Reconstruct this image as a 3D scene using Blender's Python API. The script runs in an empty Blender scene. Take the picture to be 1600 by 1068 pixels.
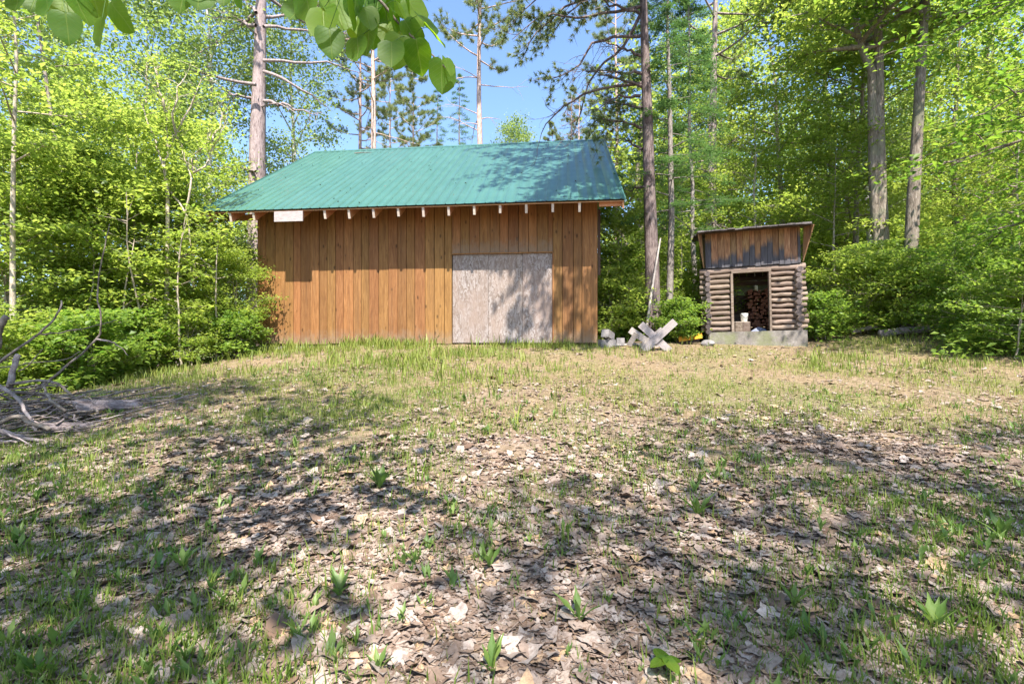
import bpy, bmesh, math, random
import numpy as np
from mathutils import Vector, Matrix

# ------------------------------------------------------------------ camera, sky, sun, exposure
S = bpy.context.scene
COL = S.collection
EYE = 1.55
F = 760.0
cam = bpy.data.cameras.new('camera'); cam.sensor_width = 36.0; cam.lens = F / 1600.0 * 36.0
cam.clip_start = 0.05; cam.clip_end = 3000.0
camo = bpy.data.objects.new('camera', cam); COL.objects.link(camo)
camo.location = (0, 0, EYE); camo.rotation_euler = (math.radians(90), 0, 0)
S.camera = camo

SUN_TRAVEL = Vector((-0.13, 0.868, -1.34)).normalized()
SUN_EL = math.asin(-SUN_TRAVEL.z)
SUN_AZ = math.atan2(-SUN_TRAVEL.x, -SUN_TRAVEL.y)
w = bpy.data.worlds.new('World'); S.world = w; w.use_nodes = True
wn = w.node_tree.nodes; wl = w.node_tree.links
bg = wn['Background']; sky = wn.new('ShaderNodeTexSky'); sky.sky_type = 'NISHITA'; sky.sun_disc = False
sky.sun_elevation = SUN_EL; sky.sun_rotation = SUN_AZ
sky.air_density = 1.0; sky.dust_density = 1.2; sky.ozone_density = 5.0
wl.new(sky.outputs[0], bg.inputs[0]); bg.inputs[1].default_value = 0.14
sl = bpy.data.lights.new('sun', 'SUN'); sl.energy = 5.0; sl.angle = math.radians(0.55); sl.color = (1.0, 0.93, 0.82)
so = bpy.data.objects.new('sun', sl); COL.objects.link(so)
so.rotation_euler = SUN_TRAVEL.to_track_quat('-Z', 'Y').to_euler(); so.location = (4, -10, 30)
S.view_settings.view_transform = 'Standard'; S.view_settings.look = 'None'
S.view_settings.gamma = 1.0; S.view_settings.exposure = 1.5; S.view_settings.use_curve_mapping = False
S.render.engine = 'CYCLES'
cy = S.cycles
cy.max_bounces = 6; cy.diffuse_bounces = 3; cy.glossy_bounces = 2; cy.transmission_bounces = 4; cy.transparent_max_bounces = 4
cy.caustics_reflective = False; cy.caustics_refractive = False
cy.use_denoising = True
cy.sample_clamp_indirect = 6.0

# ------------------------------------------------------------------ small helpers
RNG = np.random.default_rng(7)
def at(px, py, d):
    return Vector(((px - 800) / F * d, d, EYE - (py - 534) / F * d))

def vnoise(x, y, s, seed):
    return (math.sin(x * s * 1.3 + seed) * math.cos(y * s * 1.7 + seed * 2.1) + math.sin((x + y) * s * 0.8 + seed * 3.3) * 0.6) / 1.6

def gz(x, y):
    """ground height"""
    yy = y if y < 13 else 13 + (y - 13) * 0.35
    if yy > 30: yy = 30 + (yy - 30) * 0.1
    if yy < -12: yy = -12 + (yy + 12) * 0.1
    z = 0.119 * yy
    t = max(0.0, -x - 3.5)
    t = min(t, 22.0)
    near = min(1.0, max(0.0, (y + 2) / 8.0))
    z -= 0.038 * t ** 1.6 * near
    if y > 9 and x < -8.2:
        z -= min(2.6, (-8.2 - x) * 0.16) * min(1.0, (y - 9) / 3.0)
    r = max(0.0, x - 7.5)
    z += min(r, 25) * 0.10 * min(1.0, max(0.0, (y - 6) / 6.0))
    if y > 15 and x > 3:
        z += min(y - 15, 25) * 0.16 * min(1.0, (x - 3) / 6.0)
    z += 0.035 * vnoise(x, y, 0.9, 1.0) * min(1.0, max(0.0, (13.0 - y) / 3.0) + 0.3)
    return z

class MB:
    """collects verts/faces of one mesh"""
    def __init__(self): self.v = []; self.f = []
    def add(self, vs, fs):
        o = len(self.v); self.v += [tuple(p) for p in vs]; self.f += [tuple(i + o for i in q) for q in fs]
        return self
    def box(self, x0, x1, y0, y1, z0, z1, ch=0.0):
        if ch <= 0:
            vs = [(x0,y0,z0),(x1,y0,z0),(x1,y1,z0),(x0,y1,z0),(x0,y0,z1),(x1,y0,z1),(x1,y1,z1),(x0,y1,z1)]
            return self.add(vs, [(0,3,2,1),(4,5,6,7),(0,1,5,4),(1,2,6,5),(2,3,7,6),(3,0,4,7)])
        # chamfer on the long front edges (facing -y)
        pr = [(x0,y1),(x0,y0+ch),(x0+ch,y0),(x1-ch,y0),(x1,y0+ch),(x1,y1)]
        n = len(pr)
        vs = [(a,b,z0) for a,b in pr] + [(a,b,z1) for a,b in pr]
        fs = [(i,(i+1)%n,n+(i+1)%n,n+i) for i in range(n)] + [tuple(range(n-1,-1,-1)), tuple(range(n,2*n))]
        return self.add(vs, fs)
    def tube(self, pts, rad, n=7, cap=True, rough=0.0, rng=None):
        V, Fc = tube_np(pts, rad, n, rough, rng)
        k = len(pts)
        fs = [tuple(q) for q in Fc]
        if cap: fs += [tuple(range(n-1,-1,-1)), tuple(range((k-1)*n, k*n))]
        return self.add(V, fs)
    def mesh(self, name, mat=None, smooth=False):
        m = bpy.data.meshes.new(name); m.from_pydata(self.v, [], self.f)
        if mat: m.materials.append(mat)
        if smooth: m.polygons.foreach_set('use_smooth', [True] * len(m.polygons))
        m.update(); return m
    def build(self, name, mat, parent=None, smooth=False, **kw):
        return link(name, self.mesh(name, mat, smooth), parent, **kw)

def tube_np(pts, rad, n=7, rough=0.0, rng=None):
    P = np.asarray(pts, float); k = len(P); R = np.broadcast_to(np.asarray(rad, float), (k,))
    T = np.gradient(P, axis=0); T /= np.linalg.norm(T, axis=1)[:, None] + 1e-9
    ref = np.array([0.0, 0.0, 1.0]) if abs(T[:, 2]).mean() < 0.8 else np.array([1.0, 0.0, 0.0])
    A = np.cross(T, ref); A /= np.linalg.norm(A, axis=1)[:, None] + 1e-9
    B = np.cross(T, A)
    th = np.linspace(0, 2 * math.pi, n, endpoint=False)
    rr = R[:, None] * np.ones((1, n))
    if rough and rng is not None: rr = rr * (1 + rng.normal(0, rough, (k, n)))
    V = P[:, None] + rr[:, :, None] * (np.cos(th)[None, :, None] * A[:, None] + np.sin(th)[None, :, None] * B[:, None])
    i = np.arange(k - 1)[:, None] * n; j = np.arange(n)[None]
    j2 = (j + 1) % n
    Fc = np.stack([i + j, i + j2, i + n + j2, i + n + j], -1).reshape(-1, 4)
    return V.reshape(-1, 3), Fc

def np_mesh(name, V, Fc, mat, tint=None, smooth=False):
    m = bpy.data.meshes.new(name)
    V = np.ascontiguousarray(V, np.float32); Fc = np.ascontiguousarray(Fc, np.int32)
    k = Fc.shape[1]
    m.vertices.add(len(V)); m.vertices.foreach_set('co', V.ravel())
    m.loops.add(Fc.size); m.loops.foreach_set('vertex_index', Fc.ravel())
    m.polygons.add(len(Fc))
    m.polygons.foreach_set('loop_start', np.arange(0, Fc.size, k, dtype=np.int32))
    m.polygons.foreach_set('loop_total', np.full(len(Fc), k, np.int32))
    if smooth: m.polygons.foreach_set('use_smooth', np.ones(len(Fc), bool))
    if tint is not None:
        a = m.attributes.new('tint', 'FLOAT', 'POINT'); a.data.foreach_set('value', np.ascontiguousarray(tint, np.float32))
    if mat: m.materials.append(mat)
    m.update(calc_edges=True); m.validate()
    return m

class Tubes:
    def __init__(self): self.V = []; self.F = []; self.n = 0
    def add(self, pts, rad, n=5, rough=0.0, rng=None):
        V, Fc = tube_np(pts, rad, n, rough, rng); self.V.append(V); self.F.append(Fc + self.n); self.n += len(V)
    def mesh(self, name, mat): return np_mesh(name, np.concatenate(self.V), np.concatenate(self.F), mat, smooth=True)

def link(name, data, parent=None, loc=None, label=None, cat=None, group=None, kind=None):
    o = bpy.data.objects.new(name, data); COL.objects.link(o)
    if parent is not None: o.parent = parent
    if loc is not None: o.location = loc
    if label: o['label'] = label
    if cat: o['category'] = cat
    if group: o['group'] = group
    if kind: o['kind'] = kind
    return o
def thing(name, label, cat, loc=(0, 0, 0), rz=0.0, group=None, scale=1.0):
    o = link(name, None, None, loc, label, cat, group)
    o.rotation_euler = (0, 0, rz); o.scale = (scale,) * 3; o.empty_display_size = 0.1
    return o
def copy_thing(src, label, loc, rz=0.0, scale=1.0, tilt=(0, 0)):
    kids = [c for c in ALLKIDS.get(src.name, [])]
    r = src.copy(); COL.objects.link(r); r['label'] = label
    r.location = loc; r.rotation_euler = (tilt[0], tilt[1], rz); r.scale = (scale,) * 3
    for ch in kids:
        c = ch.copy(); COL.objects.link(c); c.parent = r
    return r
ALLKIDS = {}

# ------------------------------------------------------------------ materials
def new_mat(name):
    m = bpy.data.materials.new(name); m.use_nodes = True
    nt = m.node_tree; b = nt.nodes['Principled BSDF']
    return m, nt, b
def ramp(nt, fac, stops):
    r = nt.nodes.new('ShaderNodeValToRGB'); e = r.color_ramp.elements
    while len(e) < len(stops): e.new(0.5)
    for i, (p, c) in enumerate(stops):
        e[i].position = p; e[i].color = (c[0], c[1], c[2], 1)
    nt.links.new(fac, r.inputs[0]); return r.outputs[0]
def coords(nt, scale=(1, 1, 1), kind='Object', shift=False):
    tc = nt.nodes.new('ShaderNodeTexCoord'); mp = nt.nodes.new('ShaderNodeMapping')
    mp.inputs['Scale'].default_value = scale
    nt.links.new(tc.outputs[kind], mp.inputs[0])
    if shift:
        oi = nt.nodes.new('ShaderNodeObjectInfo'); mu = nt.nodes.new('ShaderNodeMath'); mu.operation = 'MULTIPLY'
        mu.inputs[1].default_value = 53.0; nt.links.new(oi.outputs['Random'], mu.inputs[0])
        nt.links.new(mu.outputs[0], mp.inputs['Location'])
    return mp.outputs[0]
def noise(nt, vec, scale, detail=5, rough=0.6, dist=0.0):
    n = nt.nodes.new('ShaderNodeTexNoise'); n.inputs['Scale'].default_value = scale
    n.inputs['Detail'].default_value = detail; n.inputs['Roughness'].default_value = rough; n.inputs['Distortion'].default_value = dist
    nt.links.new(vec, n.inputs['Vector']); return n.outputs['Fac']
def mixc(nt, fac, a, b, mode='MIX'):
    m = nt.nodes.new('ShaderNodeMix'); m.data_type = 'RGBA'; m.blend_type = mode
    for s, v in ((m.inputs[0], fac), (m.inputs[6], a), (m.inputs[7], b)):
        if hasattr(v, 'links'): nt.links.new(v, s)
        elif isinstance(v, (int, float)): s.default_value = v
        else: s.default_value = (v[0], v[1], v[2], 1)
    return m.outputs[2]
def bump(nt, b, h, strength=0.4, dist=0.02):
    bm = nt.nodes.new('ShaderNodeBump'); bm.inputs['Strength'].default_value = strength; bm.inputs['Distance'].default_value = dist
    nt.links.new(h, bm.inputs['Height']); nt.links.new(bm.outputs[0], b.inputs['Normal'])
def mathn(nt, op, a, b=0.0):
    m = nt.nodes.new('ShaderNodeMath'); m.operation = op
    for s, v in ((m.inputs[0], a), (m.inputs[1], b)):
        if hasattr(v, 'links'): nt.links.new(v, s)
        else: s.default_value = v
    return m.outputs[0]
def rand_val(nt, col, amt=0.25):
    """per-object brightness change"""
    oi = nt.nodes.new('ShaderNodeObjectInfo')
    h = nt.nodes.new('ShaderNodeHueSaturation')
    v = mathn(nt, 'MULTIPLY_ADD', oi.outputs['Random'], 2 * amt)
    v.node.inputs[2].default_value = 1 - amt
    nt.links.new(v, h.inputs['Value']); nt.links.new(col, h.inputs['Color'])
    r2 = mathn(nt, 'FRACT', mathn(nt, 'MULTIPLY', oi.outputs['Random'], 7.31))
    hv = mathn(nt, 'MULTIPLY_ADD', r2, 0.018); hv.node.inputs[2].default_value = 0.491
    nt.links.new(hv, h.inputs['Hue'])
    return h.outputs[0]

def wood_mat(name, dark, mid, light, grain=(9, 9, 0.7), rand=0.2, rough=0.65, knots=True, bstr=0.25, spec=0.25, dirt=False):
    m, nt, b = new_mat(name)
    v = coords(nt, grain, shift=True)
    g = noise(nt, v, 3.0, 7, 0.62, 1.2)
    c = ramp(nt, g, [(0.28, dark), (0.5, mid), (0.72, light)])
    vb = coords(nt, (1.2, 1.2, 0.5), shift=True)
    c = mixc(nt, mathn(nt, 'MULTIPLY', noise(nt, vb, 1.6, 3), 0.5), c, mid)
    if knots:
        vk = coords(nt, (5.5, 5.5, 2.4), shift=True)
        vo = nt.nodes.new('ShaderNodeTexVoronoi'); vo.inputs['Scale'].default_value = 1.0; nt.links.new(vk, vo.inputs['Vector'])
        k = ramp(nt, vo.outputs['Distance'], [(0.07, (1, 1, 1)), (0.17, (0, 0, 0))])
        c = mixc(nt, mathn(nt, 'MULTIPLY', k, 0.8), c, tuple(x * 0.35 for x in dark))
    c = rand_val(nt, c, rand)
    if dirt:   # rain streaks and soil splashed up the board feet
        sk = noise(nt, coords(nt, (11, 11, 0.35), shift=True), 1.2, 5, 0.7)
        c = mixc(nt, ramp(nt, sk, [(0.5, (0, 0, 0)), (0.72, (0.55, 0.55, 0.55))]), c, (0.075, 0.042, 0.022))
        tc = nt.nodes.new('ShaderNodeTexCoord'); sp = nt.nodes.new('ShaderNodeSeparateXYZ'); nt.links.new(tc.outputs['Object'], sp.inputs[0])
        sn = noise(nt, coords(nt, (6, 6, 5), shift=True), 1.5, 6, 0.7)
        ff = mathn(nt, 'SUBTRACT', mathn(nt, 'MULTIPLY', sn, 0.75), sp.outputs['Z'])
        c = mixc(nt, ramp(nt, ff, [(0.0, (0, 0, 0)), (0.35, (0.6, 0.6, 0.6))]), c, (0.2, 0.16, 0.12))
    nt.links.new(c, b.inputs['Base Color']); b.inputs['Roughness'].default_value = rough
    b.inputs['Specular IOR Level'].default_value = spec
    bump(nt, b, g, bstr, 0.01)
    return m

def bark_mat(name, dark, mid, light, sc=(7, 7, 1.6), bstr=0.9, patch=None):
    m, nt, b = new_mat(name)
    v = coords(nt, sc, shift=True)
    g = noise(nt, v, 2.6, 8, 0.7, 0.6)
    c = ramp(nt, g, [(0.34, dark), (0.5, mid), (0.66, light)])
    if patch:
        p = noise(nt, coords(nt, (1.2, 1.2, 0.9)), 1.5, 4, 0.65)
        c = mixc(nt, ramp(nt, p, [(0.52, (0, 0, 0)), (0.62, (1, 1, 1))]), c, patch)
    c = rand_val(nt, c, 0.15)
    nt.links.new(c, b.inputs['Base Color']); b.inputs['Roughness'].default_value = 0.9
    b.inputs['Specular IOR Level'].default_value = 0.15
    bump(nt, b, g, bstr, 0.05)
    return m

def leaf_mat(name, c0, c1, tr0, tr1, trans=0.45, rough=0.45, clump=0.35, spec=0.35):
    m, nt, b = new_mat(name)
    a = nt.nodes.new('ShaderNodeAttribute'); a.attribute_name = 'tint'
    n = noise(nt, coords(nt, (1, 1, 1)), 0.9, 2)
    f = mathn(nt, 'ADD', mathn(nt, 'MULTIPLY', a.outputs['Fac'], 1 - clump), mathn(nt, 'MULTIPLY', n, clump))
    c = ramp(nt, f, [(0.15, c0), (0.85, c1)])
    t = ramp(nt, f, [(0.15, tr0), (0.85, tr1)])
    nt.links.new(c, b.inputs['Base Color']); b.inputs['Roughness'].default_value = rough
    b.inputs['Specular IOR Level'].default_value = spec
    tl = nt.nodes.new('ShaderNodeBsdfTranslucent'); nt.links.new(t, tl.inputs['Color'])
    mx = nt.nodes.new('ShaderNodeMixShader'); mx.inputs[0].default_value = trans
    nt.links.new(b.outputs[0], mx.inputs[1]); nt.links.new(tl.outputs[0], mx.inputs[2])
    nt.links.new(mx.outputs[0], nt.nodes['Material Output'].inputs['Surface'])
    return m

M = {}
M['siding'] = wood_mat('stained_pine', (0.10, 0.042, 0.014), (0.215, 0.102, 0.035), (0.31, 0.165, 0.066), rand=0.19, dirt=True)
M['dark_wood'] = wood_mat('dark_boards', (0.03, 0.018, 0.012), (0.06, 0.035, 0.02), (0.10, 0.06, 0.03), knots=False)
M['rafter'] = wood_mat('rafter_wood', (0.30, 0.13, 0.06), (0.42, 0.2, 0.1), (0.52, 0.28, 0.14), knots=False)
M['pale_end'] = wood_mat('pale_end_grain', (0.34, 0.28, 0.23), (0.46, 0.39, 0.34), (0.56, 0.5, 0.44), grain=(20, 20, 20), knots=False, rand=0.08)
M['grey_wood'] = wood_mat('weathered_grey_wood', (0.17, 0.15, 0.145), (0.33, 0.295, 0.28), (0.47, 0.42, 0.39), grain=(9, 9, 0.9), rand=0.2, rough=0.85, knots=False, bstr=0.5, spec=0.1)
M['log'] = wood_mat('weathered_log', (0.075, 0.05, 0.037), (0.19, 0.145, 0.118), (0.34, 0.28, 0.24), grain=(0.9, 9, 9), rand=0.25, rough=0.9, knots=False, bstr=0.6, spec=0.08)
M['log_end'] = wood_mat('log_end_grain', (0.035, 0.03, 0.035), (0.09, 0.075, 0.075), (0.2, 0.16, 0.14), grain=(7, 7, 7), rand=0.4, rough=0.95, knots=False, spec=0.05)
M['shake'] = wood_mat('old_shake', (0.05, 0.045, 0.05), (0.13, 0.115, 0.12), (0.24, 0.22, 0.22), grain=(9, 0.9, 9), rand=0.35, rough=0.9, knots=False, bstr=0.6, spec=0.1)
M['plank_white'] = wood_mat('bleached_plank', (0.2, 0.17, 0.17), (0.3, 0.265, 0.265), (0.4, 0.36, 0.36), grain=(2, 9, 9), rand=0.1, rough=0.85, knots=False, bstr=0.4, spec=0.1)

def gable_mat():
    m, nt, b = new_mat('charred_board')
    v = coords(nt, (9, 9, 0.8), shift=True); g = noise(nt, v, 3.0, 7, 0.62, 1.2)
    c = ramp(nt, g, [(0.3, (0.12, 0.055, 0.028)), (0.5, (0.26, 0.14, 0.07)), (0.7, (0.42, 0.27, 0.15))])
    c = rand_val(nt, c, 0.3)
    # old creosote stain over the lower half of most boards
    tc = nt.nodes.new('ShaderNodeTexCoord'); sp = nt.nodes.new('ShaderNodeSeparateXYZ'); nt.links.new(tc.outputs['Object'], sp.inputs[0])
    oi = nt.nodes.new('ShaderNodeObjectInfo')
    thr = mathn(nt, 'MULTIPLY_ADD', mathn(nt, 'FRACT', mathn(nt, 'MULTIPLY', oi.outputs['Random'], 3.7)), 0.62); thr.node.inputs[2].default_value = 0.16
    wob = mathn(nt, 'MULTIPLY', noise(nt, coords(nt, (7, 7, 2.2), shift=True), 1.5, 4), 0.42)
    d = mathn(nt, 'SUBTRACT', mathn(nt, 'ADD', sp.outputs['Z'], wob), mathn(nt, 'ADD', thr, 0.18))
    f = ramp(nt, mathn(nt, 'MULTIPLY_ADD', d, 6.0), [(0.0, (1, 1, 1)), (1.0, (0, 0, 0))])
    c = mixc(nt, f, c, ramp(nt, g, [(0.3, (0.03, 0.03, 0.04)), (0.7, (0.1, 0.095, 0.11))]))
    nt.links.new(c, b.inputs['Base Color']); b.inputs['Roughness'].default_value = 0.85
    bump(nt, b, g, 0.4, 0.01); return m
M['gable'] = gable_mat()

def osb_mat():
    m, nt, b = new_mat('weathered_osb')
    vo = nt.nodes.new('ShaderNodeTexVoronoi'); vo.inputs['Scale'].default_value = 1.0
    v = coords(nt, (34, 34, 13), shift=True)
    nz = nt.nodes.new('ShaderNodeTexNoise'); nz.inputs['Scale'].default_value = 0.35
    nt.links.new(v, nz.inputs['Vector'])
    va = nt.nodes.new('ShaderNodeVectorMath'); va.operation = 'MULTIPLY_ADD'; va.inputs[1].default_value = (6, 6, 6)
    nt.links.new(nz.outputs['Color'], va.inputs[0]); nt.links.new(v, va.inputs[2])
    nt.links.new(va.outputs[0], vo.inputs['Vector'])
    c = ramp(nt, vo.outputs['Color'], [(0.1, (0.13, 0.10, 0.085)), (0.45, (0.215, 0.18, 0.165)), (0.8, (0.31, 0.28, 0.275))])
    p = noise(nt, coords(nt, (1.5, 1.5, 0.6), shift=True), 1.3, 5, 0.6)
    c = mixc(nt, ramp(nt, p, [(0.4, (0, 0, 0)), (0.65, (0.75, 0.75, 0.75))]), c, (0.25, 0.19, 0.16))
    c = rand_val(nt, c, 0.06)
    nt.links.new(c, b.inputs['Base Color']); b.inputs['Roughness'].default_value = 0.8
    b.inputs['Specular IOR Level'].default_value = 0.2
    bump(nt, b, vo.outputs['Distance'], 0.25, 0.006); return m
M['osb'] = osb_mat()

def roof_mat():
    m, nt, b = new_mat('green_steel')
    n = noise(nt, coords(nt, (1, 1, 1)), 1.1, 5)
    c = ramp(nt, n, [(0.35, (0.03, 0.105, 0.085)), (0.65, (0.048, 0.135, 0.112))])
    d = noise(nt, coords(nt, (6, 0.6, 0.6)), 2.0, 6)
    c = mixc(nt, mathn(nt, 'MULTIPLY', d, 0.3), c, (0.09, 0.18, 0.165))
    c = rand_val(nt, c, 0.05)
    nt.links.new(c, b.inputs['Base Color']); b.inputs['Metallic'].default_value = 0.0
    b.inputs['Specular IOR Level'].default_value = 0.8; b.inputs['Roughness'].default_value = 0.33
    return m
M['roof'] = roof_mat()

def concrete_mat():
    m, nt, b = new_mat('mossy_concrete')
    n = noise(nt, coords(nt, (1, 1, 1)), 5, 8, 0.7)
    c = ramp(nt, n, [(0.3, (0.09, 0.08, 0.07)), (0.55, (0.19, 0.17, 0.155)), (0.75, (0.3, 0.275, 0.26))])
    p = noise(nt, coords(nt, (1, 1, 1)), 2.2, 5)
    c = mixc(nt, ramp(nt, p, [(0.5, (0, 0, 0)), (0.65, (0.6, 0.6, 0.6))]), c, (0.14, 0.16, 0.06))
    nt.links.new(c, b.inputs['Base Color']); b.inputs['Roughness'].default_value = 0.9
    bump(nt, b, n, 0.6, 0.02); return m
M['concrete'] = concrete_mat()
def plain(name, col, rough=0.6, var=0.25, sc=6, spec=0.3):
    m, nt, b = new_mat(name)
    n = noise(nt, coords(nt, (1, 1, 1)), sc, 5)
    c = ramp(nt, n, [(0.3, tuple(x * (1 - var) for x in col)), (0.7, tuple(x * (1 + var) for x in col))])
    nt.links.new(c, b.inputs['Base Color']); b.inputs['Roughness'].default_value = rough; b.inputs['Specular IOR Level'].default_value = spec
    bump(nt, b, n, 0.3, 0.01); return m
M['bucket'] = plain('white_plastic', (0.7, 0.72, 0.68), 0.4, 0.08)
M['yellow'] = plain('yellow_paint', (0.75, 0.36, 0.03), 0.5, 0.2)
M['firewood'] = wood_mat('split_firewood', (0.05, 0.02, 0.012), (0.13, 0.055, 0.03), (0.24, 0.11, 0.055), grain=(8, 1.5, 8), knots=False, rand=0.3)
M['blue'] = plain('blue_grey_tarp', (0.18, 0.2, 0.28), 0.6, 0.3)
M['iron'] = plain('rusty_iron', (0.06, 0.04, 0.035), 0.7, 0.4)
M['stone'] = plain('field_stone', (0.2, 0.185, 0.185), 0.9, 0.35, 8)

M['pine_bark'] = bark_mat('pine_bark', (0.12, 0.09, 0.085), (0.31, 0.245, 0.235), (0.47, 0.39, 0.37), sc=(7, 7, 1.4), patch=(0.36, 0.29, 0.28))
M['pine_bark_dark'] = bark_mat('old_pine_bark', (0.06, 0.046, 0.046), (0.16, 0.12, 0.118), (0.31, 0.25, 0.245), sc=(8, 8, 1.3), patch=(0.25, 0.2, 0.19))
M['redpine_bark'] = bark_mat('red_pine_bark', (0.24, 0.15, 0.12), (0.46, 0.33, 0.29), (0.62, 0.5, 0.46), sc=(8, 8, 2.2))
M['maple_bark'] = bark_mat('maple_bark', (0.10, 0.08, 0.065), (0.22, 0.18, 0.15), (0.36, 0.31, 0.27), sc=(9, 9, 1.6), patch=(0.2, 0.19, 0.14))
M['sapling_bark'] = bark_mat('sapling_bark', (0.2, 0.165, 0.13), (0.37, 0.31, 0.25), (0.54, 0.47, 0.4), sc=(9, 9, 3), bstr=0.4)
M['birch_bark'] = bark_mat('birch_bark', (0.1, 0.09, 0.09), (0.6, 0.57, 0.54), (0.75, 0.72, 0.7), sc=(2, 2, 7), bstr=0.3)
M['fir_bark'] = bark_mat('fir_bark', (0.1, 0.085, 0.075), (0.2, 0.175, 0.16), (0.32, 0.29, 0.27), sc=(9, 9, 3), bstr=0.5)
M['twig'] = bark_mat('dead_branch_bark', (0.07, 0.052, 0.042), (0.18, 0.145, 0.12), (0.31, 0.265, 0.235), sc=(4, 4, 4), bstr=0.5)
M['dead_grey'] = bark_mat('dead_limb', (0.12, 0.095, 0.09), (0.25, 0.205, 0.2), (0.38, 0.33, 0.32), sc=(5, 5, 5), bstr=0.4)

M['maple_leaf'] = leaf_mat('maple_leaves', (0.08, 0.14, 0.025), (0.23, 0.30, 0.055), (0.30, 0.46, 0.06), (0.60, 0.68, 0.12), trans=0.55)
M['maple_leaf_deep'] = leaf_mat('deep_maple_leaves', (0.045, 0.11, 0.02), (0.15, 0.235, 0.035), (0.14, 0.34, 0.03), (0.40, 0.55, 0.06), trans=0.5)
M['poplar_leaf'] = leaf_mat('poplar_leaves', (0.12, 0.18, 0.06), (0.24, 0.31, 0.10), (0.28, 0.42, 0.09), (0.48, 0.6, 0.14), trans=0.5)
M['basswood_leaf'] = leaf_mat('basswood_leaves', (0.035, 0.10, 0.01), (0.10, 0.18, 0.015), (0.17, 0.38, 0.008), (0.38, 0.55, 0.012), trans=0.6, clump=0.3)
def near_leaf():
    m, nt, b = new_mat('near_basswood_leaf')
    sp = nt.nodes.new('ShaderNodeSeparateXYZ'); nt.links.new(coords(nt, (1, 1, 1)), sp.inputs[0])
    ay = mathn(nt, 'ABSOLUTE', sp.outputs['Y'])
    v = mathn(nt, 'FRACT', mathn(nt, 'MULTIPLY', mathn(nt, 'SUBTRACT', sp.outputs['X'], mathn(nt, 'MULTIPLY', ay, 0.75)), 6.5))
    vein = ramp(nt, v, [(0.0, (1, 1, 1)), (0.10, (0, 0, 0))]); mid = ramp(nt, ay, [(0.008, (1, 1, 1)), (0.022, (0, 0, 0))])
    vm = mathn(nt, 'MAXIMUM', vein, mid); a = nt.nodes.new('ShaderNodeAttribute'); a.attribute_name = 'tint'
    n = noise(nt, coords(nt, (1, 1, 1), shift=True), 7, 5); f = mathn(nt, 'ADD', mathn(nt, 'MULTIPLY', a.outputs['Fac'], .7), mathn(nt, 'MULTIPLY', n, .3))
    c = ramp(nt, f, [(.15, (0.03, 0.09, 0.01)), (.85, (0.09, 0.17, 0.02))]); t = ramp(nt, f, [(.15, (0.2, 0.42, 0.01)), (.85, (0.46, 0.62, 0.02))])
    c = mixc(nt, mathn(nt, 'MULTIPLY', vm, .45), c, (0.2, 0.27, 0.06)); t = mixc(nt, mathn(nt, 'MULTIPLY', vm, .45), t, (0.5, 0.6, 0.1))
    nt.links.new(c, b.inputs['Base Color']); b.inputs['Roughness'].default_value = .5; b.inputs['Specular IOR Level'].default_value = .3
    bump(nt, b, vm, .3, .02)
    tl = nt.nodes.new('ShaderNodeBsdfTranslucent'); nt.links.new(t, tl.inputs['Color']); mx = nt.nodes.new('ShaderNodeMixShader'); mx.inputs[0].default_value = .55
    nt.links.new(b.outputs[0], mx.inputs[1]); nt.links.new(tl.outputs[0], mx.inputs[2]); nt.links.new(mx.outputs[0], nt.nodes['Material Output'].inputs['Surface'])
    return m
M['near_leaf'] = near_leaf()
M['shrub_leaf'] = leaf_mat('shrub_leaves', (0.06, 0.13, 0.025), (0.19, 0.27, 0.05), (0.18, 0.37, 0.04), (0.46, 0.58, 0.09), trans=0.5)
M['pine_needle'] = leaf_mat('pine_needles', (0.10, 0.14, 0.06), (0.24, 0.27, 0.09), (0.22, 0.3, 0.09), (0.42, 0.46, 0.14), trans=0.45)
M['fir_needle'] = leaf_mat('fir_needles', (0.035, 0.10, 0.04), (0.10, 0.19, 0.055), (0.08, 0.2, 0.05), (0.2, 0.33, 0.08), trans=0.4)
M['rust_needle'] = leaf_mat('dead_needles', (0.22, 0.1, 0.06), (0.4, 0.22, 0.14), (0.2, 0.1, 0.05), (0.3, 0.2, 0.1), trans=0.2)
M['grass'] = leaf_mat('grass_blades', (0.085, 0.16, 0.02), (0.29, 0.30, 0.075), (0.13, 0.26, 0.02), (0.34, 0.38, 0.08), trans=0.3, clump=0.5, spec=0.2)
M['weed'] = leaf_mat('weed_leaves', (0.06, 0.125, 0.025), (0.17, 0.24, 0.06), (0.12, 0.28, 0.03), (0.3, 0.42, 0.07), trans=0.35, clump=0.2)
def litter_mat():
    m, nt, b = new_mat('dead_leaves')
    a = nt.nodes.new('ShaderNodeAttribute'); a.attribute_name = 'tint'
    c = ramp(nt, a.outputs['Fac'], [(0.0, (0.13, 0.08, 0.055)), (0.25, (0.21, 0.145, 0.11)), (0.55, (0.30, 0.235, 0.20)), (0.85, (0.38, 0.325, 0.295)), (1.0, (0.42, 0.28, 0.17))])
    n = noise(nt, coords(nt, (1, 1, 1)), 60, 6, 0.7)
    c = mixc(nt, ramp(nt, n, [(0.42, (0, 0, 0)), (0.7, (0.75, 0.75, 0.75))]), c, (0.11, 0.075, 0.055))
    nt.links.new(c, b.inputs['Base Color']); b.inputs['Roughness'].default_value = 0.65; b.inputs['Specular IOR Level'].default_value = 0.3
    return m
M['litter'] = litter_mat()
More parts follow.
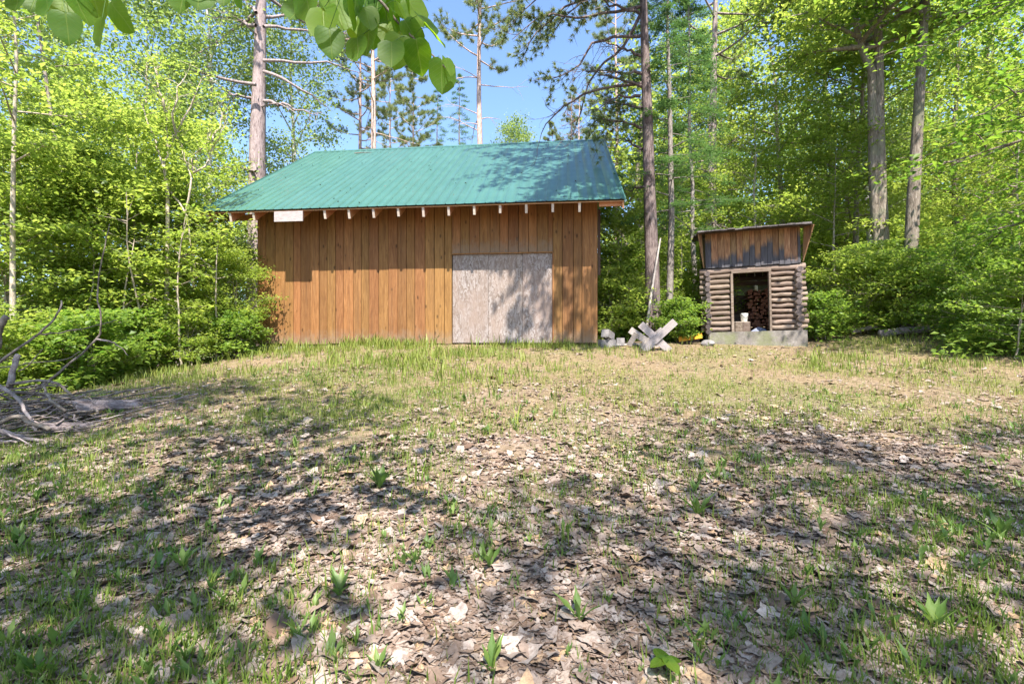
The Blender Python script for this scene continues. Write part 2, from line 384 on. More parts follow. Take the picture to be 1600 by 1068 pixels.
def ground_mat():
    m, nt, b = new_mat('forest_floor')
    o = coords(nt, (1, 1, 1))
    n1 = noise(nt, o, 1.1, 6, 0.65); n2 = noise(nt, o, 14, 8, 0.75, 0.5); n3 = noise(nt, o, 0.45, 4)
    c = ramp(nt, n2, [(0.3, (0.075, 0.05, 0.035)), (0.5, (0.21, 0.155, 0.115)), (0.7, (0.36, 0.285, 0.235))])
    straw = ramp(nt, n2, [(0.3, (0.085, 0.062, 0.034)), (0.5, (0.205, 0.15, 0.09)), (0.72, (0.34, 0.265, 0.185))])
    sp = nt.nodes.new('ShaderNodeSeparateXYZ'); nt.links.new(o, sp.inputs[0])
    # mown, dry clearing in front of the buildings
    f = mathn(nt, 'ADD', mathn(nt, 'MULTIPLY', sp.outputs['Y'], 0.11), mathn(nt, 'MULTIPLY', mathn(nt, 'SUBTRACT', n1, 0.5), 1.4))
    f = ramp(nt, f, [(0.42, (0, 0, 0)), (0.8, (1, 1, 1))])
    far = ramp(nt, mathn(nt, 'MULTIPLY', sp.outputs['Y'], 0.05), [(0.62, (1, 1, 1)), (0.72, (0, 0, 0))])
    c = mixc(nt, mathn(nt, 'MULTIPLY', f, far), c, straw)
    g = ramp(nt, n3, [(0.5, (0, 0, 0)), (0.68, (0.45, 0.45, 0.45))])
    c = mixc(nt, g, c, (0.10, 0.14, 0.035))
    nt.links.new(c, b.inputs['Base Color']); b.inputs['Roughness'].default_value = 0.95; b.inputs['Specular IOR Level'].default_value = 0.1
    bump(nt, b, n2, 0.9, 0.03); return m
M['ground'] = ground_mat()

# ------------------------------------------------------------------ ground
def axis(lims, steps):
    out = []
    for (a, b), s in zip(lims, steps):
        out += list(np.arange(a, b, s))
    return np.array(out)
gx = axis([(-900, -60), (-60, -20), (-20, -9), (-9, 9), (9, 20), (20, 60), (60, 901)], [120, 8, 1.0, 0.3, 1.0, 8, 120])
gy = axis([(-300, -20), (-20, -2), (-2, 14), (14, 30), (30, 70), (70, 1201)], [70, 3, 0.3, 1.0, 5, 130])
Z = np.array([[gz(float(x), float(y)) for x in gx] for y in gy])
Z += np.random.default_rng(3).normal(0, 0.012, Z.shape) * (np.abs(gx)[None] < 12) * ((gy > -2) & (gy < 14))[:, None]
GV = np.stack([np.broadcast_to(gx, Z.shape), np.broadcast_to(gy[:, None], Z.shape), Z], -1).reshape(-1, 3)
nx, ny = len(gx), len(gy)
ii, jj = np.meshgrid(np.arange(ny - 1), np.arange(nx - 1), indexing='ij')
k0 = (ii * nx + jj).ravel()
GF = np.stack([k0, k0 + 1, k0 + nx + 1, k0 + nx], -1)
link('ground', np_mesh('ground', GV, GF, M['ground'], smooth=True), kind='structure')

# ------------------------------------------------------------------ barn
BX, BY, BYAW = -6.77, 12.92, -0.105
BW, BZ0, BZ1 = 8.93, 1.50, 4.90
barn = thing('barn', 'long board-clad barn with green steel roof and boarded-up doorway', 'barn', (BX, BY, 0), BYAW)
rb = random.Random(5)
# back wall, side walls, sheathing
inner = MB()
inner.box(0.03, BW - 0.03, 0.06, 0.10, BZ0 - 0.1, BZ1 + 0.39)
inner.build('sheathing', M['dark_wood'], barn)
MB().box(0.02, 0.10, 0.10, 9.7, BZ0 - 0.2, BZ1 + 0.2).build('side_wall', M['siding'], barn)
MB().box(BW - 0.10, BW - 0.02, 0.10, 9.7, BZ0 - 0.2, BZ1 + 0.2).build('side_wall', M['dark_wood'], barn)
MB().box(0.02, BW - 0.02, 9.7, 9.78, BZ0 - 0.2, BZ1 + 0.2).build('rear_wall', M['siding'], barn)
RUN, ZE, ZR, OV = 4.93, 4.80, 8.53, 0.85
for u in (0.06, BW - 0.06):
    MB().add([(u-.03,0.1,BZ1+.2),(u-.03,9.75,BZ1+.2),(u-.03,RUN,ZR-.12),(u+.03,0.1,BZ1+.2),(u+.03,9.75,BZ1+.2),(u+.03,RUN,ZR-.12)],
             [(0,2,1),(3,4,5),(0,1,4,3),(1,2,5,4),(2,0,3,5)]).build('gable', M['siding'], barn)
# set-back wall of the side bay at the left
for i in range(2):
    MB().box(-0.62 + i * 0.26, -0.365 + i * 0.26, 1.6, 1.63, 0.9, BZ1 - 0.2, 0.006).build('bay_board', M['dark_wood'], barn)
DU0, DU1, DZ1 = 5.27, 7.83, 3.80      # doorway
u = 0.0
while u < BW - 0.02:
    wd = rb.uniform(0.205, 0.275)
    if BW - u < 0.4: wd = BW - u
    if u < DU0 < u + wd + 0.1: wd = DU0 - u
    elif u < DU1 < u + wd + 0.1 and u >= DU0: wd = DU1 - u
    z0 = BZ0 + rb.uniform(-0.012, 0.015)
    if u + 1e-4 >= DU0 and u + wd <= DU1 + 1e-4: z0 = DZ1
    elif u >= DU1 - 1e-4: z0 = BZ0 + 0.03
    y0 = rb.uniform(-0.006, 0.004); g = rb.uniform(0.0025, 0.006)
    m = MB().box(-wd / 2 + g, wd / 2 - g, y0, 0.058, 0, BZ1 + 0.34 - z0, 0.006)
    m.build('board', M['siding'], barn, loc=(u + wd / 2, 0, z0))
    u += wd
# door panels, set back in the opening
seams = [DU0 + 0.012, DU0 + 0.93, DU0 + 1.80, DU1 - 0.012]
for i in range(3):
    dy = (0.030, 0.036, 0.032)[i]
    MB().box(-(seams[i+1]-seams[i])/2 + .003, (seams[i+1]-seams[i])/2 - .003, 0, 0.02, 0, DZ1 - 0.035 - BZ0 - 0.03, 0.003).build(
        'door_panel', M['osb'], barn, loc=((seams[i] + seams[i+1]) / 2, dy - 0.004 * i, BZ0 + 0.03))
MB().box(DU0, DU1, -0.022, 0.028, DZ1 - 0.032, DZ1 - 0.002, 0.004).build('door_header', M['siding'], barn)
MB().box(DU1 - 0.011, DU1 + 0.02, -0.028, -0.0065, BZ0 + 0.03, DZ1 - 0.034, 0.004).build('door_jamb', M['siding'], barn)
MB().box(-0.02, BW + 0.05, -0.04, 0.4, 0.7, BZ0 - 0.06).build('foundation', M['concrete'], barn)
MB().box(BW + 0.002, BW + 0.07, 0.02, 0.06, 3.2, ZE + 0.02).build('corner_board', M['dark_wood'], barn)
# rafter tails: sloped timbers with pale plumb-cut ends
slope = (ZR - ZE) / (RUN + OV)
for k in range(-2, 15):
    uc = 0.44 + 0.617 * k
    if k == 14: continue
    hw = 0.029; hh = 0.21 + rb.uniform(-.02, .02)
    ya, yb = -OV + 0.03, 0.75 if k >= 0 else 0.7
    za, zb = ZE - 0.03, ZE - 0.03 + (yb - ya) * slope
    t = MB().add([(uc-hw,ya,za),(uc+hw,ya,za),(uc+hw,yb,zb),(uc-hw,yb,zb),(uc-hw,ya+.06,za-hh),(uc+hw,ya+.06,za-hh),(uc+hw,yb,zb-hh),(uc-hw,yb,zb-hh)],
             [(3,2,1,0),(4,5,6,7),(1,2,6,5),(2,3,7,6),(3,0,4,7)]).build('rafter', M['rafter'], barn)
    MB().box(-hw + .001, hw - .001, -0.006, 0.006, -hh / 2, hh / 2).build('end_cut', M['pale_end'], t, loc=(uc, ya + 0.024, za - hh / 2))
    t.children[0].rotation_euler = (0.26, 0, 0)
# rake boards & lookout
for uu in (-0.96, BW + 0.50):
    MB().add([(uu, -OV + .02, ZE - .035), (uu + .04, -OV + .02, ZE - .035), (uu + .04, RUN, ZR - .035), (uu, RUN, ZR - .035),
              (uu, -OV + .02, ZE - .2), (uu + .04, -OV + .02, ZE - .2), (uu + .04, RUN, ZR - .2), (uu, RUN, ZR - .2)],
             [(0,1,2,3),(7,6,5,4),(0,4,5,1),(1,5,6,2),(3,2,6,7),(0,3,7,4)]).build('rake_board', M['rafter'], barn)
MB().box(BW - 0.02, BW + 0.525, -OV + 0.10, -OV + 0.14, ZE - 0.12, ZE - 0.02).build('lookout', M['rafter'], barn)
MB().box(-0.92, 0.0, -0.02, 0.02, ZE - 0.02, ZE + 0.14).build('lookout', M['rafter'], barn)
# blank weathered board nailed across two rafter tails
MB().box(1.02, 1.76, -OV - 0.02, -OV + 0.005, ZE - 0.30, ZE - 0.05, 0.004).build('nailed_board', M['plank_white'], barn)
# ribbed steel roof: one mesh per sheet, shared
SL = math.hypot(RUN + OV, ZR - ZE)
def sheet_mesh(wid, seed):
    prof = []
    nr = 4; p = wid / nr
    for i in range(nr):
        a = i * p
        prof += [(a, 0), (a + p*.40, 0.0), (a + p*.44, .011), (a + p*.52, .011), (a + p*.56, 0)]
    prof += [(wid, 0)]
    rows = 46; r2 = np.random.default_rng(seed)
    V = []; Fc = []
    ph = r2.uniform(0, 0.5)
    for j in range(rows + 1):
        s = SL * j / rows
        for (a, h) in prof:
            dz = 0.0016 * math.sin(2 * math.pi * s / 0.46 + ph + 0.4 * math.sin(a * 3)) + r2.normal(0, .00035)
            V.append((a, s, h + dz))
    n = len(prof)
    for j in range(rows):
        for i in range(n - 1): Fc.append((j*n+i, j*n+i+1, (j+1)*n+i+1, (j+1)*n+i))
    return np_mesh('roof_sheet', np.array(V), np.array(Fc), M['roof'])
RW = BW + 1.02 + 0.565; ns = 11; sw = RW / ns
ang = math.atan2(ZR - ZE, RUN + OV)
sm = [sheet_mesh(sw + 0.02, s) for s in (1, 2, 3)]
roof = MB().add([(-1.02,-OV+.01,ZE-.03),(BW+.58,-OV+.01,ZE-.03),(BW+.58,RUN,ZR-.03),(-1.02,RUN,ZR-.03),(BW+.58,2*RUN+OV,ZE-.03),(-1.02,2*RUN+OV,ZE-.03),
                 (-1.02,-OV+.01,ZE-.045),(BW+.58,-OV+.01,ZE-.045),(BW+.58,RUN,ZR-.045),(-1.02,RUN,ZR-.045),(BW+.58,2*RUN+OV,ZE-.045),(-1.02,2*RUN+OV,ZE-.045)],
                [(0,1,2,3),(3,2,4,5),(7,6,9,8),(8,9,11,10),(0,6,7,1)]).build('roof', M['rafter'], barn)
for i in range(ns):
    o = link('roof_sheet', sm[i % 3], roof, loc=(-1.02 + i * sw, -OV - 0.03, ZE + 0.002 * (i % 2)))
    o.rotation_euler = (ang, 0, 0)
    o = link('roof_sheet', sm[i % 3], roof, loc=(-1.02 + (i + 1) * sw, 2 * RUN + OV + 0.03, ZE + 0.002 * (i % 2)))
    o.rotation_euler = (ang, 0, math.pi)
MB().add([(-1.03,RUN-.14,ZR-.06),(BW+.6,RUN-.14,ZR-.06),(BW+.6,RUN,ZR+.045),(-1.03,RUN,ZR+.045),(BW+.6,RUN+.14,ZR-.06),(-1.03,RUN+.14,ZR-.06)],
         [(0,1,2,3),(3,2,4,5)]).build('ridge_cap', M['roof'], roof)
for uu in (-1.025, BW + 0.54):
    MB().add([(uu, -OV - .03, ZE + .028), (uu + .03, -OV - .03, ZE + .028), (uu + .03, RUN, ZR + .03), (uu, RUN, ZR + .03),
              (uu, -OV - .03, ZE - .05), (uu + .03, -OV - .03, ZE - .05), (uu + .03, RUN, ZR - .05), (uu, RUN, ZR - .05)],
             [(0,1,2,3),(7,6,5,4),(0,4,5,1),(1,5,6,2),(3,2,6,7),(0,3,7,4)]).build('rake_trim', M['roof'], roof)

tw_ = barn.matrix_basis @ Vector((0.75, RUN - 0.55, ZR - 0.55 * 0.66 + .05))
MB().tube([tw_, tw_ + Vector((.3, -.06, .0)), tw_ + Vector((.62, -.02, .02))], [.018, .015, .006], 6).build('stick', M['twig'], None, label='dark stick lying on the upper left of the green roof', cat='stick')
# ------------------------------------------------------------------ log shed
shed = thing('log_shed', 'small log shed with open doorway, dark stained upper boards and shake roof', 'shed', (5.09, 12.95, 1.53), -0.30)
shed.rotation_euler = (0, -0.022, -0.30)
rs = random.Random(11); nrs = np.random.default_rng(11)
SW, SD = 2.44, 2.2
MB().box(0.12, SW - 0.02, -0.16, 0.20, -0.35, 0.268, 0.03).build('sill', M['concrete'], shed)
MB().box(0.1, SW - 0.1, 0.2, SD, -0.3, 0.22).build('floor_slab', M['concrete'], shed)
def log_mesh(L, r, rr, flat=0.82):
    k = 7; pts = [(L * i / (k - 1), rr.normal(0, .006), rr.normal(0, .006)) for i in range(k)]
    V, Fc = tube_np(pts, r, 9, 0.05, rr); V[:, 1] *= flat
    n = 9
    fs = [tuple(q) for q in Fc] + [tuple(range(n-1,-1,-1)), tuple(range((k-1)*n, k*n))]
    m = bpy.data.meshes.new('log'); m.from_pydata([tuple(p) for p in V], [], fs)
    m.materials.append(M['log']); m.materials.append(M['log_end'])
    for i, p in enumerate(m.polygons):
        p.use_smooth = i < len(Fc)
        if i >= len(Fc): p.material_index = 1
    m.update(); return m
NL = 12; st = 0.138; Z0L = 0.345; D0, D1 = 0.76, 1.60
for i in range(NL):
    z = Z0L + st * i + 0.01; r = rs.uniform(0.050, 0.062)
    ex = rs.uniform(0, .07)
    if i == NL - 1:
        link('log', log_mesh(SW + 0.06, 0.078, nrs), shed, loc=(-0.05, 0.05, z + .01))
    else:
        link('log', log_mesh(D0 + ex, r, nrs), shed, loc=(-ex, 0.05 + rs.uniform(-.01, .01), z))
        link('log', log_mesh(SW - D1 + rs.uniform(0, .06), rs.uniform(0.050, 0.062), nrs), shed, loc=(D1, 0.05 + rs.uniform(-.01, .01), z))
    if i not in (8, 9): link('log', log_mesh(SW, rs.uniform(.062, .073), nrs), shed, loc=(0, SD - 0.05, z))
    zz = z - st * 0.5
    for ux in (0.14, SW - 0.17):
        r2 = rs.uniform(0.062, 0.078)
        o = link('log', log_mesh(SD + 0.17, r2, nrs, 1.0), shed, loc=(ux + rs.uniform(-.015, .015), -0.10 - rs.uniform(0, .06), zz))
        o.rotation_euler = (0, 0, math.pi / 2)
MB().box(D0 - 0.06, D0, -0.045, 0.12, 0.27, 1.79, .004).build('door_post', M['log'], shed)
MB().box(D1, D1 + 0.05, -0.045, 0.12, 0.27, 1.79, .004).build('door_post', M['log'], shed)
MB().box(D0 - 0.04, D1 + 0.06, -0.05, 0.1, 1.795, 1.86, .006).build('lintel', M['log'], shed)
for ux in (0.11, SW - 0.16):
    for k in range(9):
        MB().box(0, 0.022, 0.03 + k * 0.235, 0.255 + k * 0.235, 1.9, 2.83 + k * 0.036).build('side_board', M['dark_wood'], shed, loc=(ux + rs.uniform(0, .01), 0, 0))
for k in range(10):
    MB().box(0.14 + k * 0.215, 0.345 + k * 0.215, SD - .08, SD - .055, 1.93, 3.12).build('rear_board', M['dark_wood'], shed)
ub = 0.10
while ub < SW - 0.14:
    wd = min(rs.uniform(0.105, 0.165), SW - 0.10 - ub)
    MB().box(-wd/2 + .003, wd/2 - .003, -0.004 + rs.uniform(-.006, .006), 0.03, 0, 0.98, .004).build('gable_board', M['gable'], shed, loc=(ub + wd/2, -0.03, 1.965 + rs.uniform(-.02, .01)))
    ub += wd
ZF, ZB = 2.80, 3.2       # roof underside, front edge and rear edge
def zroof(v): return ZF + (v + 0.47) / (SD + 1.0) * (ZB - ZF)
for ux, s in ((0.09, -1), (SW - 0.09, 1)):
    # cheek boards closing the overhang, several planks each
    for k in range(5):
        a, b2 = k / 5, (k + 1) / 5 - 0.012
        def pt(f, g):   # f along wall->front, g up
            lo = Vector((ux + s * 0.02, -0.04, 1.98)).lerp(Vector((ux + s * 0.17, -0.45, ZF)), f)
            hi = Vector((ux + s * 0.06, -0.04, zroof(-0.04))).lerp(Vector((ux + s * 0.17, -0.45, ZF + 0.01)), f)
            return lo.lerp(hi, g)
        q = [pt(a, 0), pt(b2, 0), pt(b2, 1), pt(a, 1)]
        MB().add([tuple(p) for p in q] + [(p.x + s * .025, p.y, p.z) for p in q], [(0,1,2,3),(7,6,5,4),(0,4,5,1),(1,5,6,2),(2,6,7,3),(3,7,4,0)]).build('cheek_board', M['gable'], shed)
sroof = MB().add([(-.08,-.45,ZF+.01),(SW+.08,-.45,ZF+.01),(SW+.08,SD+.25,ZB+.01),(-.08,SD+.25,ZB+.01),(-.08,-.45,ZF+.03),(SW+.08,-.45,ZF+.03),(SW+.08,SD+.25,ZB+.03),(-.08,SD+.25,ZB+.03)],
                 [(3,2,1,0),(4,5,6,7),(0,1,5,4),(1,2,6,5),(2,3,7,6),(3,0,4,7)]).build('roof', M['dark_wood'], shed)
for row in range(6):
    uu = -0.09 + rs.uniform(-.03, .02)
    v0 = -0.53 + row * 0.52
    while uu < SW + 0.0:
        wd = rs.uniform(0.13, 0.22); L = 0.72; th = rs.uniform(0.022, 0.045)
        o = MB().box(-wd/2 + .003, wd/2 - .003, 0, L, 0, th).build('shake', M['shake'], sroof, loc=(uu + wd/2, v0 + rs.uniform(-.05, .04), zroof(v0) + 0.035 + 0.012 * (row % 2) + rs.uniform(0, .012)))
        o.rotation_euler = (math.atan2(ZB - ZF, SD + 1) - 0.03, rs.uniform(-.03, .03), rs.uniform(-.03, .03))
        uu += wd
def shed_pt(u, v, z): return shed.matrix_basis @ Vector((u, v, z))
fw = MB()
for r_ in range(13):
    for c_ in range(9):
        u0 = 1.28 + c_ * 0.105 + rs.uniform(-.03, .03) + (.05 if r_ % 2 else 0); z0 = 0.24 + r_ * 0.095 + rs.uniform(-.02, .02)
        a = rs.uniform(.03, .062); yv = 1.05 + rs.uniform(-.06, .05)
        fw.add([(u0-a,yv,z0),(u0+a,yv+.01,z0+.01),(u0+a*.7,yv,z0+a*1.7),(u0-a*.8,yv,z0+a*1.6),(u0-a,yv+.6,z0),(u0+a,yv+.6,z0+.01),(u0+a*.7,yv+.6,z0+a*1.7),(u0-a*.8,yv+.6,z0+a*1.6)],
               [(0,1,2,3),(7,6,5,4),(0,4,5,1),(1,5,6,2),(2,6,7,3),(3,7,4,0)])
o = link('firewood_stack', fw.mesh('firewood_stack', M['firewood']), label='stack of reddish split firewood inside the log shed', cat='firewood'); o.matrix_world = shed.matrix_basis
bp = shed_pt(1.10, 0.62, 0.545)
bk = thing('bucket', 'white plastic bucket standing inside the log shed doorway', 'bucket', bp)
MB().tube([(0,0,0),(0,0,.005),(0,0,.2),(0,0,.22),(0,0,.225)], [.07,.075,.1,.105,.095], 16).build('pail', M['bucket'], bk, smooth=True)
MB().tube([(-.1,0,.21),(-.08,-.07,.15),(0,-.105,.1),(.08,-.07,.15),(.1,0,.21)], .004, 5).build('handle', M['iron'], bk)
for i, (u_, v_, z_, r_, lb) in enumerate([(0.90, .5, .24, .15, 'round firewood billet on the shed floor left of the bucket'), (1.10, .62, .24, .15, 'upright billet carrying the white bucket in the shed'), (0.9, .85, .24, .12, 'pale thin billet standing behind the others in the shed')]):
    c = thing('firewood_billet', lb, 'firewood', shed_pt(u_, v_, z_), 0, 'billets in the shed')
    MB().tube([(0,0,0),(0,0,.15),(0,0,.295)], [r_, r_*.97, r_*.98], 10).build('bark', M['log'], c)
    MB().tube([(0,0,.296),(0,0,.303)], [r_*.9, r_*.88], 10).build('cut_face', M['pale_end'], c)
tp = shed_pt(1.42, 0.4, 0.225)
MB().add([(-.3,-.1,0),(.2,-.14,0.0),(.3,.2,0),(-.2,.2,0),(0,.05,.16),(-.15,.02,.09),(.15,0,.12)], [(0,1,6,5),(1,2,6),(6,2,4),(2,3,4),(3,5,4),(3,0,5),(5,6,4)]).build('tarp', M['blue'], None, loc=tp, label='crumpled blue-grey tarp on the shed doorway floor', cat='tarp')

# ------------------------------------------------------------------ yard things
def board(mb_mat, a, b, wd, th, parent, name):
    a = Vector(a); b = Vector(b); L = (b - a).length
    o = MB().box(0, L, -th/2, th/2, -wd/2, wd/2).build(name, mb_mat, parent, loc=a)
    x = (b - a).normalized(); y = Vector((0, 1, 0)); z = x.cross(y).normalized(); y = z.cross(x)
    o.rotation_euler = Matrix((x, y, z)).transposed().to_euler(); return o
sc = Vector((3.37, 11.35, gz(3.37, 11.35)))
sb = thing('sawbuck', 'weathered grey sawbuck of crossed boards beside the big pine', 'sawbuck', sc, -0.12)
board(M['plank_white'], (0.30, 0.03, 0.0), (-0.36, 0.03, 0.62), 0.17, 0.04, sb, 'leg')
board(M['plank_white'], (-0.30, -0.02, 0.0), (0.42, -0.02, 0.68), 0.17, 0.04, sb, 'leg')
board(M['grey_wood'], (0.1, 0.45, 0.05), (-0.55, 0.45, 0.50), 0.16, 0.04, sb, 'leg')
board(M['grey_wood'], (-0.30, 0.40, 0.05), (0.22, 0.40, 0.50), 0.16, 0.04, sb, 'leg')
board(M['grey_wood'], (0.0, 0.06, 0.16), (0.0, 0.38, 0.16), 0.09, 0.04, sb, 'brace')
board(M['grey_wood'], (-0.42, 0.25, 0.42), (-0.58, 0.4, 0.12), 0.12, 0.03, sb, 'loose_slat')

def block(label, loc, rz, ry=0.0, grp='concrete blocks at the barn corner'):
    t = thing('concrete_block', label, 'block', loc, rz, grp); t.rotation_euler = (0, ry, rz)
    for nm, bx in (('face_shell', (-.195,.195,-.095,-.06,0,.19)), ('face_shell', (-.195,.195,.06,.095,0,.19)), ('web', (-.195,-.16,-.06,.06,0,.19)), ('web', (-.02,.02,-.06,.06,0,.19)), ('web', (.16,.195,-.06,.06,0,.19))):
        MB().box(*bx).build(nm, M['stone'], t)
block('grey concrete block lying flat at the right barn corner', (2.34, 12.0, gz(2.34, 12.0) - .02), 0.3)
block('tilted grey concrete block on top of another at barn corner', (2.36, 12.0, gz(2.3, 12.0) + .19), 1.0, 0.25)
block('lone grey concrete block farther right of the barn corner', (2.72, 12.15, gz(2.72, 12.15) - .03), 1.3, 0.2)
def rock(label, loc, r, seed):
    q = np.random.default_rng(seed); bm = bmesh.new(); bmesh.ops.create_icosphere(bm, subdivisions=2, radius=r)
    for v in bm.verts: v.co *= 1 + q.normal(0, .09); v.co.z *= .62
    m = bpy.data.meshes.new('rock'); bm.to_mesh(m); bm.free(); m.materials.append(M['stone'])
    link('rock', m, None, loc, label, 'rock')
rock('grey stone under the left front corner of the barn', (-6.55, 12.75, gz(-6.55, 12.75) + .06), .16, 1)
rock('small pale stone just right of the left barn corner', (-6.1, 12.6, gz(-6.1, 12.6) + .03), .10, 2)
rock('grey stone at the left foot of the log shed', (4.93, 12.25, gz(4.93, 12.25) + .05), .17, 3)
yb = thing('yellow_plank', 'bright yellow painted plank leaning by the left side of the shed', 'plank', (4.60, 12.75, gz(4.6, 12.75)), -0.25)
board(M['yellow'], (-0.22, 0, 0.10), (0.36, 0, 0.20), 0.13, 0.03, yb, 'board')
board(M['iron'], (-0.25, 0.08, 0.0), (0.30, 0.08, 0.10), 0.10, 0.03, yb, 'rest')
MB().tube([at(1011, 508, 13.2), at(1016, 470, 13.25), at(1024, 420, 13.3), at(1032, 372, 13.4)], [.035, .032, .028, .02], 7).build('pole', M['grey_wood'], None, label='long grey pole leaning on the big pine trunk', cat='pole')
def ground_log(label, pts, r, mat, nm='fallen_log'):
    P = [Vector((x, y, gz(x, y) + h)) for x, y, h in pts]
    q = np.random.default_rng(len(label))
    MB().tube(P, r, 9, True, .08, q).build(nm, mat, None, smooth=True, label=label, cat='log')
ground_log('grey fallen log lying under the shrubs right of the shed', [(9.3, 12.3, .1), (9.9, 12.25, .14), (10.5, 12.1, .12), (11.1, 11.9, .09)], [.09, .1, .085, .06], M['dead_grey'])
ground_log('thin fallen stem behind the log under the right-hand shrubs', [(9.0, 12.9, .12), (9.8, 12.95, .22), (10.6, 12.8, .16)], [.05, .055, .04], M['dead_grey'])
for i in range(3):
    x = 2.5 + i * 0.25
    ground_log(('short grey board end on the ground right of the barn', 'short stick between the barn corner and the sawbuck', 'short stick right behind the sawbuck')[i], [(x, 11.95 + .1*i, .03), (x + .5, 12.05, .05)], [.03, .025], M['grey_wood'], 'stick')

M['bark_slab'] = bark_mat('bark_slab', (0.09, 0.07, 0.07), (0.22, 0.18, 0.18), (0.36, 0.31, 0.31), sc=(3, 9, 9))
# brush pile on the left
bpile = thing('brush_pile', 'tangled pile of dead branches at the left edge of the clearing', 'brush pile', (-6.3, 6.4, gz(-6.3, 6.4)))
bo = Vector(bpile.location); q = np.random.default_rng(21)
def pile_branch(pts, r0, r1, mat='twig', n=6):
    P = [Vector(p) - bo for p in pts]; r0 *= .72; r1 *= .72
    # smooth resample
    k = len(P); out = []
    for i in range(k - 1):
        for s in range(4):
            t = s / 4; p0 = P[max(0, i-1)]; p1 = P[i]; p2 = P[i+1]; p3 = P[min(k-1, i+2)]
            out.append(0.5 * ((2*p1) + (p2-p0)*t + (2*p0-5*p1+4*p2-p3)*t*t + (3*p1-p0-3*p2+p3)*t**3))
    out.append(P[-1])
    out = [p + Vector(q.normal(0, .006, 3)) for p in out]
    MB().tube(out, np.linspace(r0, r1, len(out)), n, True, .06, q).build('branch', M[mat], bpile, smooth=True)
pile_branch([at(-30, 650, 6.2), at(30, 625, 6.4), at(60, 605, 6.6), at(100, 575, 6.8), at(150, 530, 7.0), at(158, 495, 7.0), at(152, 460, 7.05), at(160, 400, 7.1), at(172, 350, 7.2)], .032, .009)
pile_branch([at(150, 530, 7.0), at(170, 533, 7.0), at(185, 540, 7.1), at(200, 556, 7.2)], .022, .006, 'dead_grey')
pile_branch([at(-20, 580, 6.6), at(20, 550, 6.7), at(62, 520, 6.9), at(90, 490, 7.0), at(97, 470, 7.1)], .03, .014)
pile_branch([at(62, 522, 6.9), at(105, 518, 7.0), at(150, 509, 7.2), at(180, 500, 7.4)], .018, .006)
pile_branch([at(0, 575, 6.7), at(60, 566, 6.8), at(105, 560, 6.9), at(125, 548, 7.0)], .014, .006)
pile_branch([at(30, 580, 6.7), at(55, 560, 6.7), at(65, 545, 6.7)], .012, .005)
pile_branch([at(12, 610, 6.3), at(22, 570, 6.4), at(28, 555, 6.45)], .05, .045, 'dead_grey')
pile_branch([at(-6, 545, 5.8), at(-2, 515, 5.8), at(10, 495, 5.8)], .06, .05, 'twig')
pile_branch([at(-30, 680, 5.0), at(20, 650, 5.2), at(50, 662, 5.15), at(78, 670, 5.1)], .035, .03)
pile_branch([at(-20, 595, 5.6), at(20, 615, 5.5), at(40, 640, 5.3), at(55, 672, 5.1)], .032, .022, 'dead_grey')
pile_branch([at(20, 612, 6.3), at(60, 615, 6.2), at(110, 622, 6.1)], .035, .028)
pile_branch([at(-20, 620, 6.0), at(30, 597, 6.3), at(80, 597, 6.4), at(98, 605, 6.3), at(118, 622, 6.2)], .03, .022)
pile_branch([at(70, 605, 5.8), at(80, 625, 5.6), at(103, 642, 5.6)], .018, .026)
pile_branch([at(-20, 665, 4.9), at(20, 680, 4.9), at(60, 688, 4.95), at(90, 690, 5.0)], .035, .02, 'dead_grey')
pile_branch([at(0, 672, 4.8), at(40, 690, 4.8), at(55, 706, 4.8)], .014, .006, 'dead_grey')
for i in range(210):
    x0 = q.uniform(-6.9, -4.75); y0 = q.uniform(4.9, 6.7)
    a = q.normal(0.0, 0.75) + (math.pi if q.random() < .5 else 0); L = q.uniform(.35, 1.3)
    edge = max(0, 1 - max(0, x0 + 6.2) / 1.4) * max(0, 1 - abs((y0 - 5.8) / 1.1))
    h0 = q.uniform(0.02, 0.08 + .6 * edge); h1 = q.uniform(0.02, 0.06 + .55 * edge)
    pts = []
    for s in (0, .35, .7, 1):
        x = x0 + math.cos(a) * L * (s - .5); y = y0 + math.sin(a) * L * (s - .5)
        pts.append(Vector((x + q.normal(0, .03), y + q.normal(0, .03), gz(x, y) + h0 + (h1 - h0) * s + q.normal(0, .02))))
    r = q.uniform(.005, .02)
    pile_branch(pts, r, r * q.uniform(.4, .8), 'twig' if q.random() < .6 else 'dead_grey', 5)
# bark slabs leaning on the pile
def slab(label, c, L, wd, rz, tilt, mat):
    q2 = np.random.default_rng(int(L * 100)); m = MB(); nx_, ny_ = 9, 5; vs = []; fs = []
    for i in range(nx_):
        for j in range(ny_):
            t = (j / (ny_ - 1) - .5)
            vs.append((L * (i / (nx_ - 1) - .5) + q2.normal(0, .01), wd * t * (1 + .1 * math.sin(i)) + q2.normal(0, .008), .05 * (1 - 4*t*t) + q2.normal(0, .006)))
    off = len(vs)
    vs += [(a, b, c_ - .025) for a, b, c_ in vs]
    for i in range(nx_ - 1):
        for j in range(ny_ - 1):
            k = i * ny_ + j; fs.append((k, k + ny_, k + ny_ + 1, k + 1)); fs.append((off + k, off + k + 1, off + k + ny_ + 1, off + k + ny_))
    for i in range(nx_ - 1):
        for k in (i * ny_, i * ny_ + ny_ - 1): fs.append((k, k + ny_, off + k + ny_, off + k))
    for j in range(ny_ - 1):
        for k in (j, (nx_ - 1) * ny_ + j): fs.append((k, k + 1, off + k + 1, off + k))
    o = m.add(vs, fs).build('bark_slab', mat, None, loc=c, label=label, cat='bark slab'); o.rotation_euler = (tilt, 0.1, rz)
x_, y_ = -5.0, 6.0
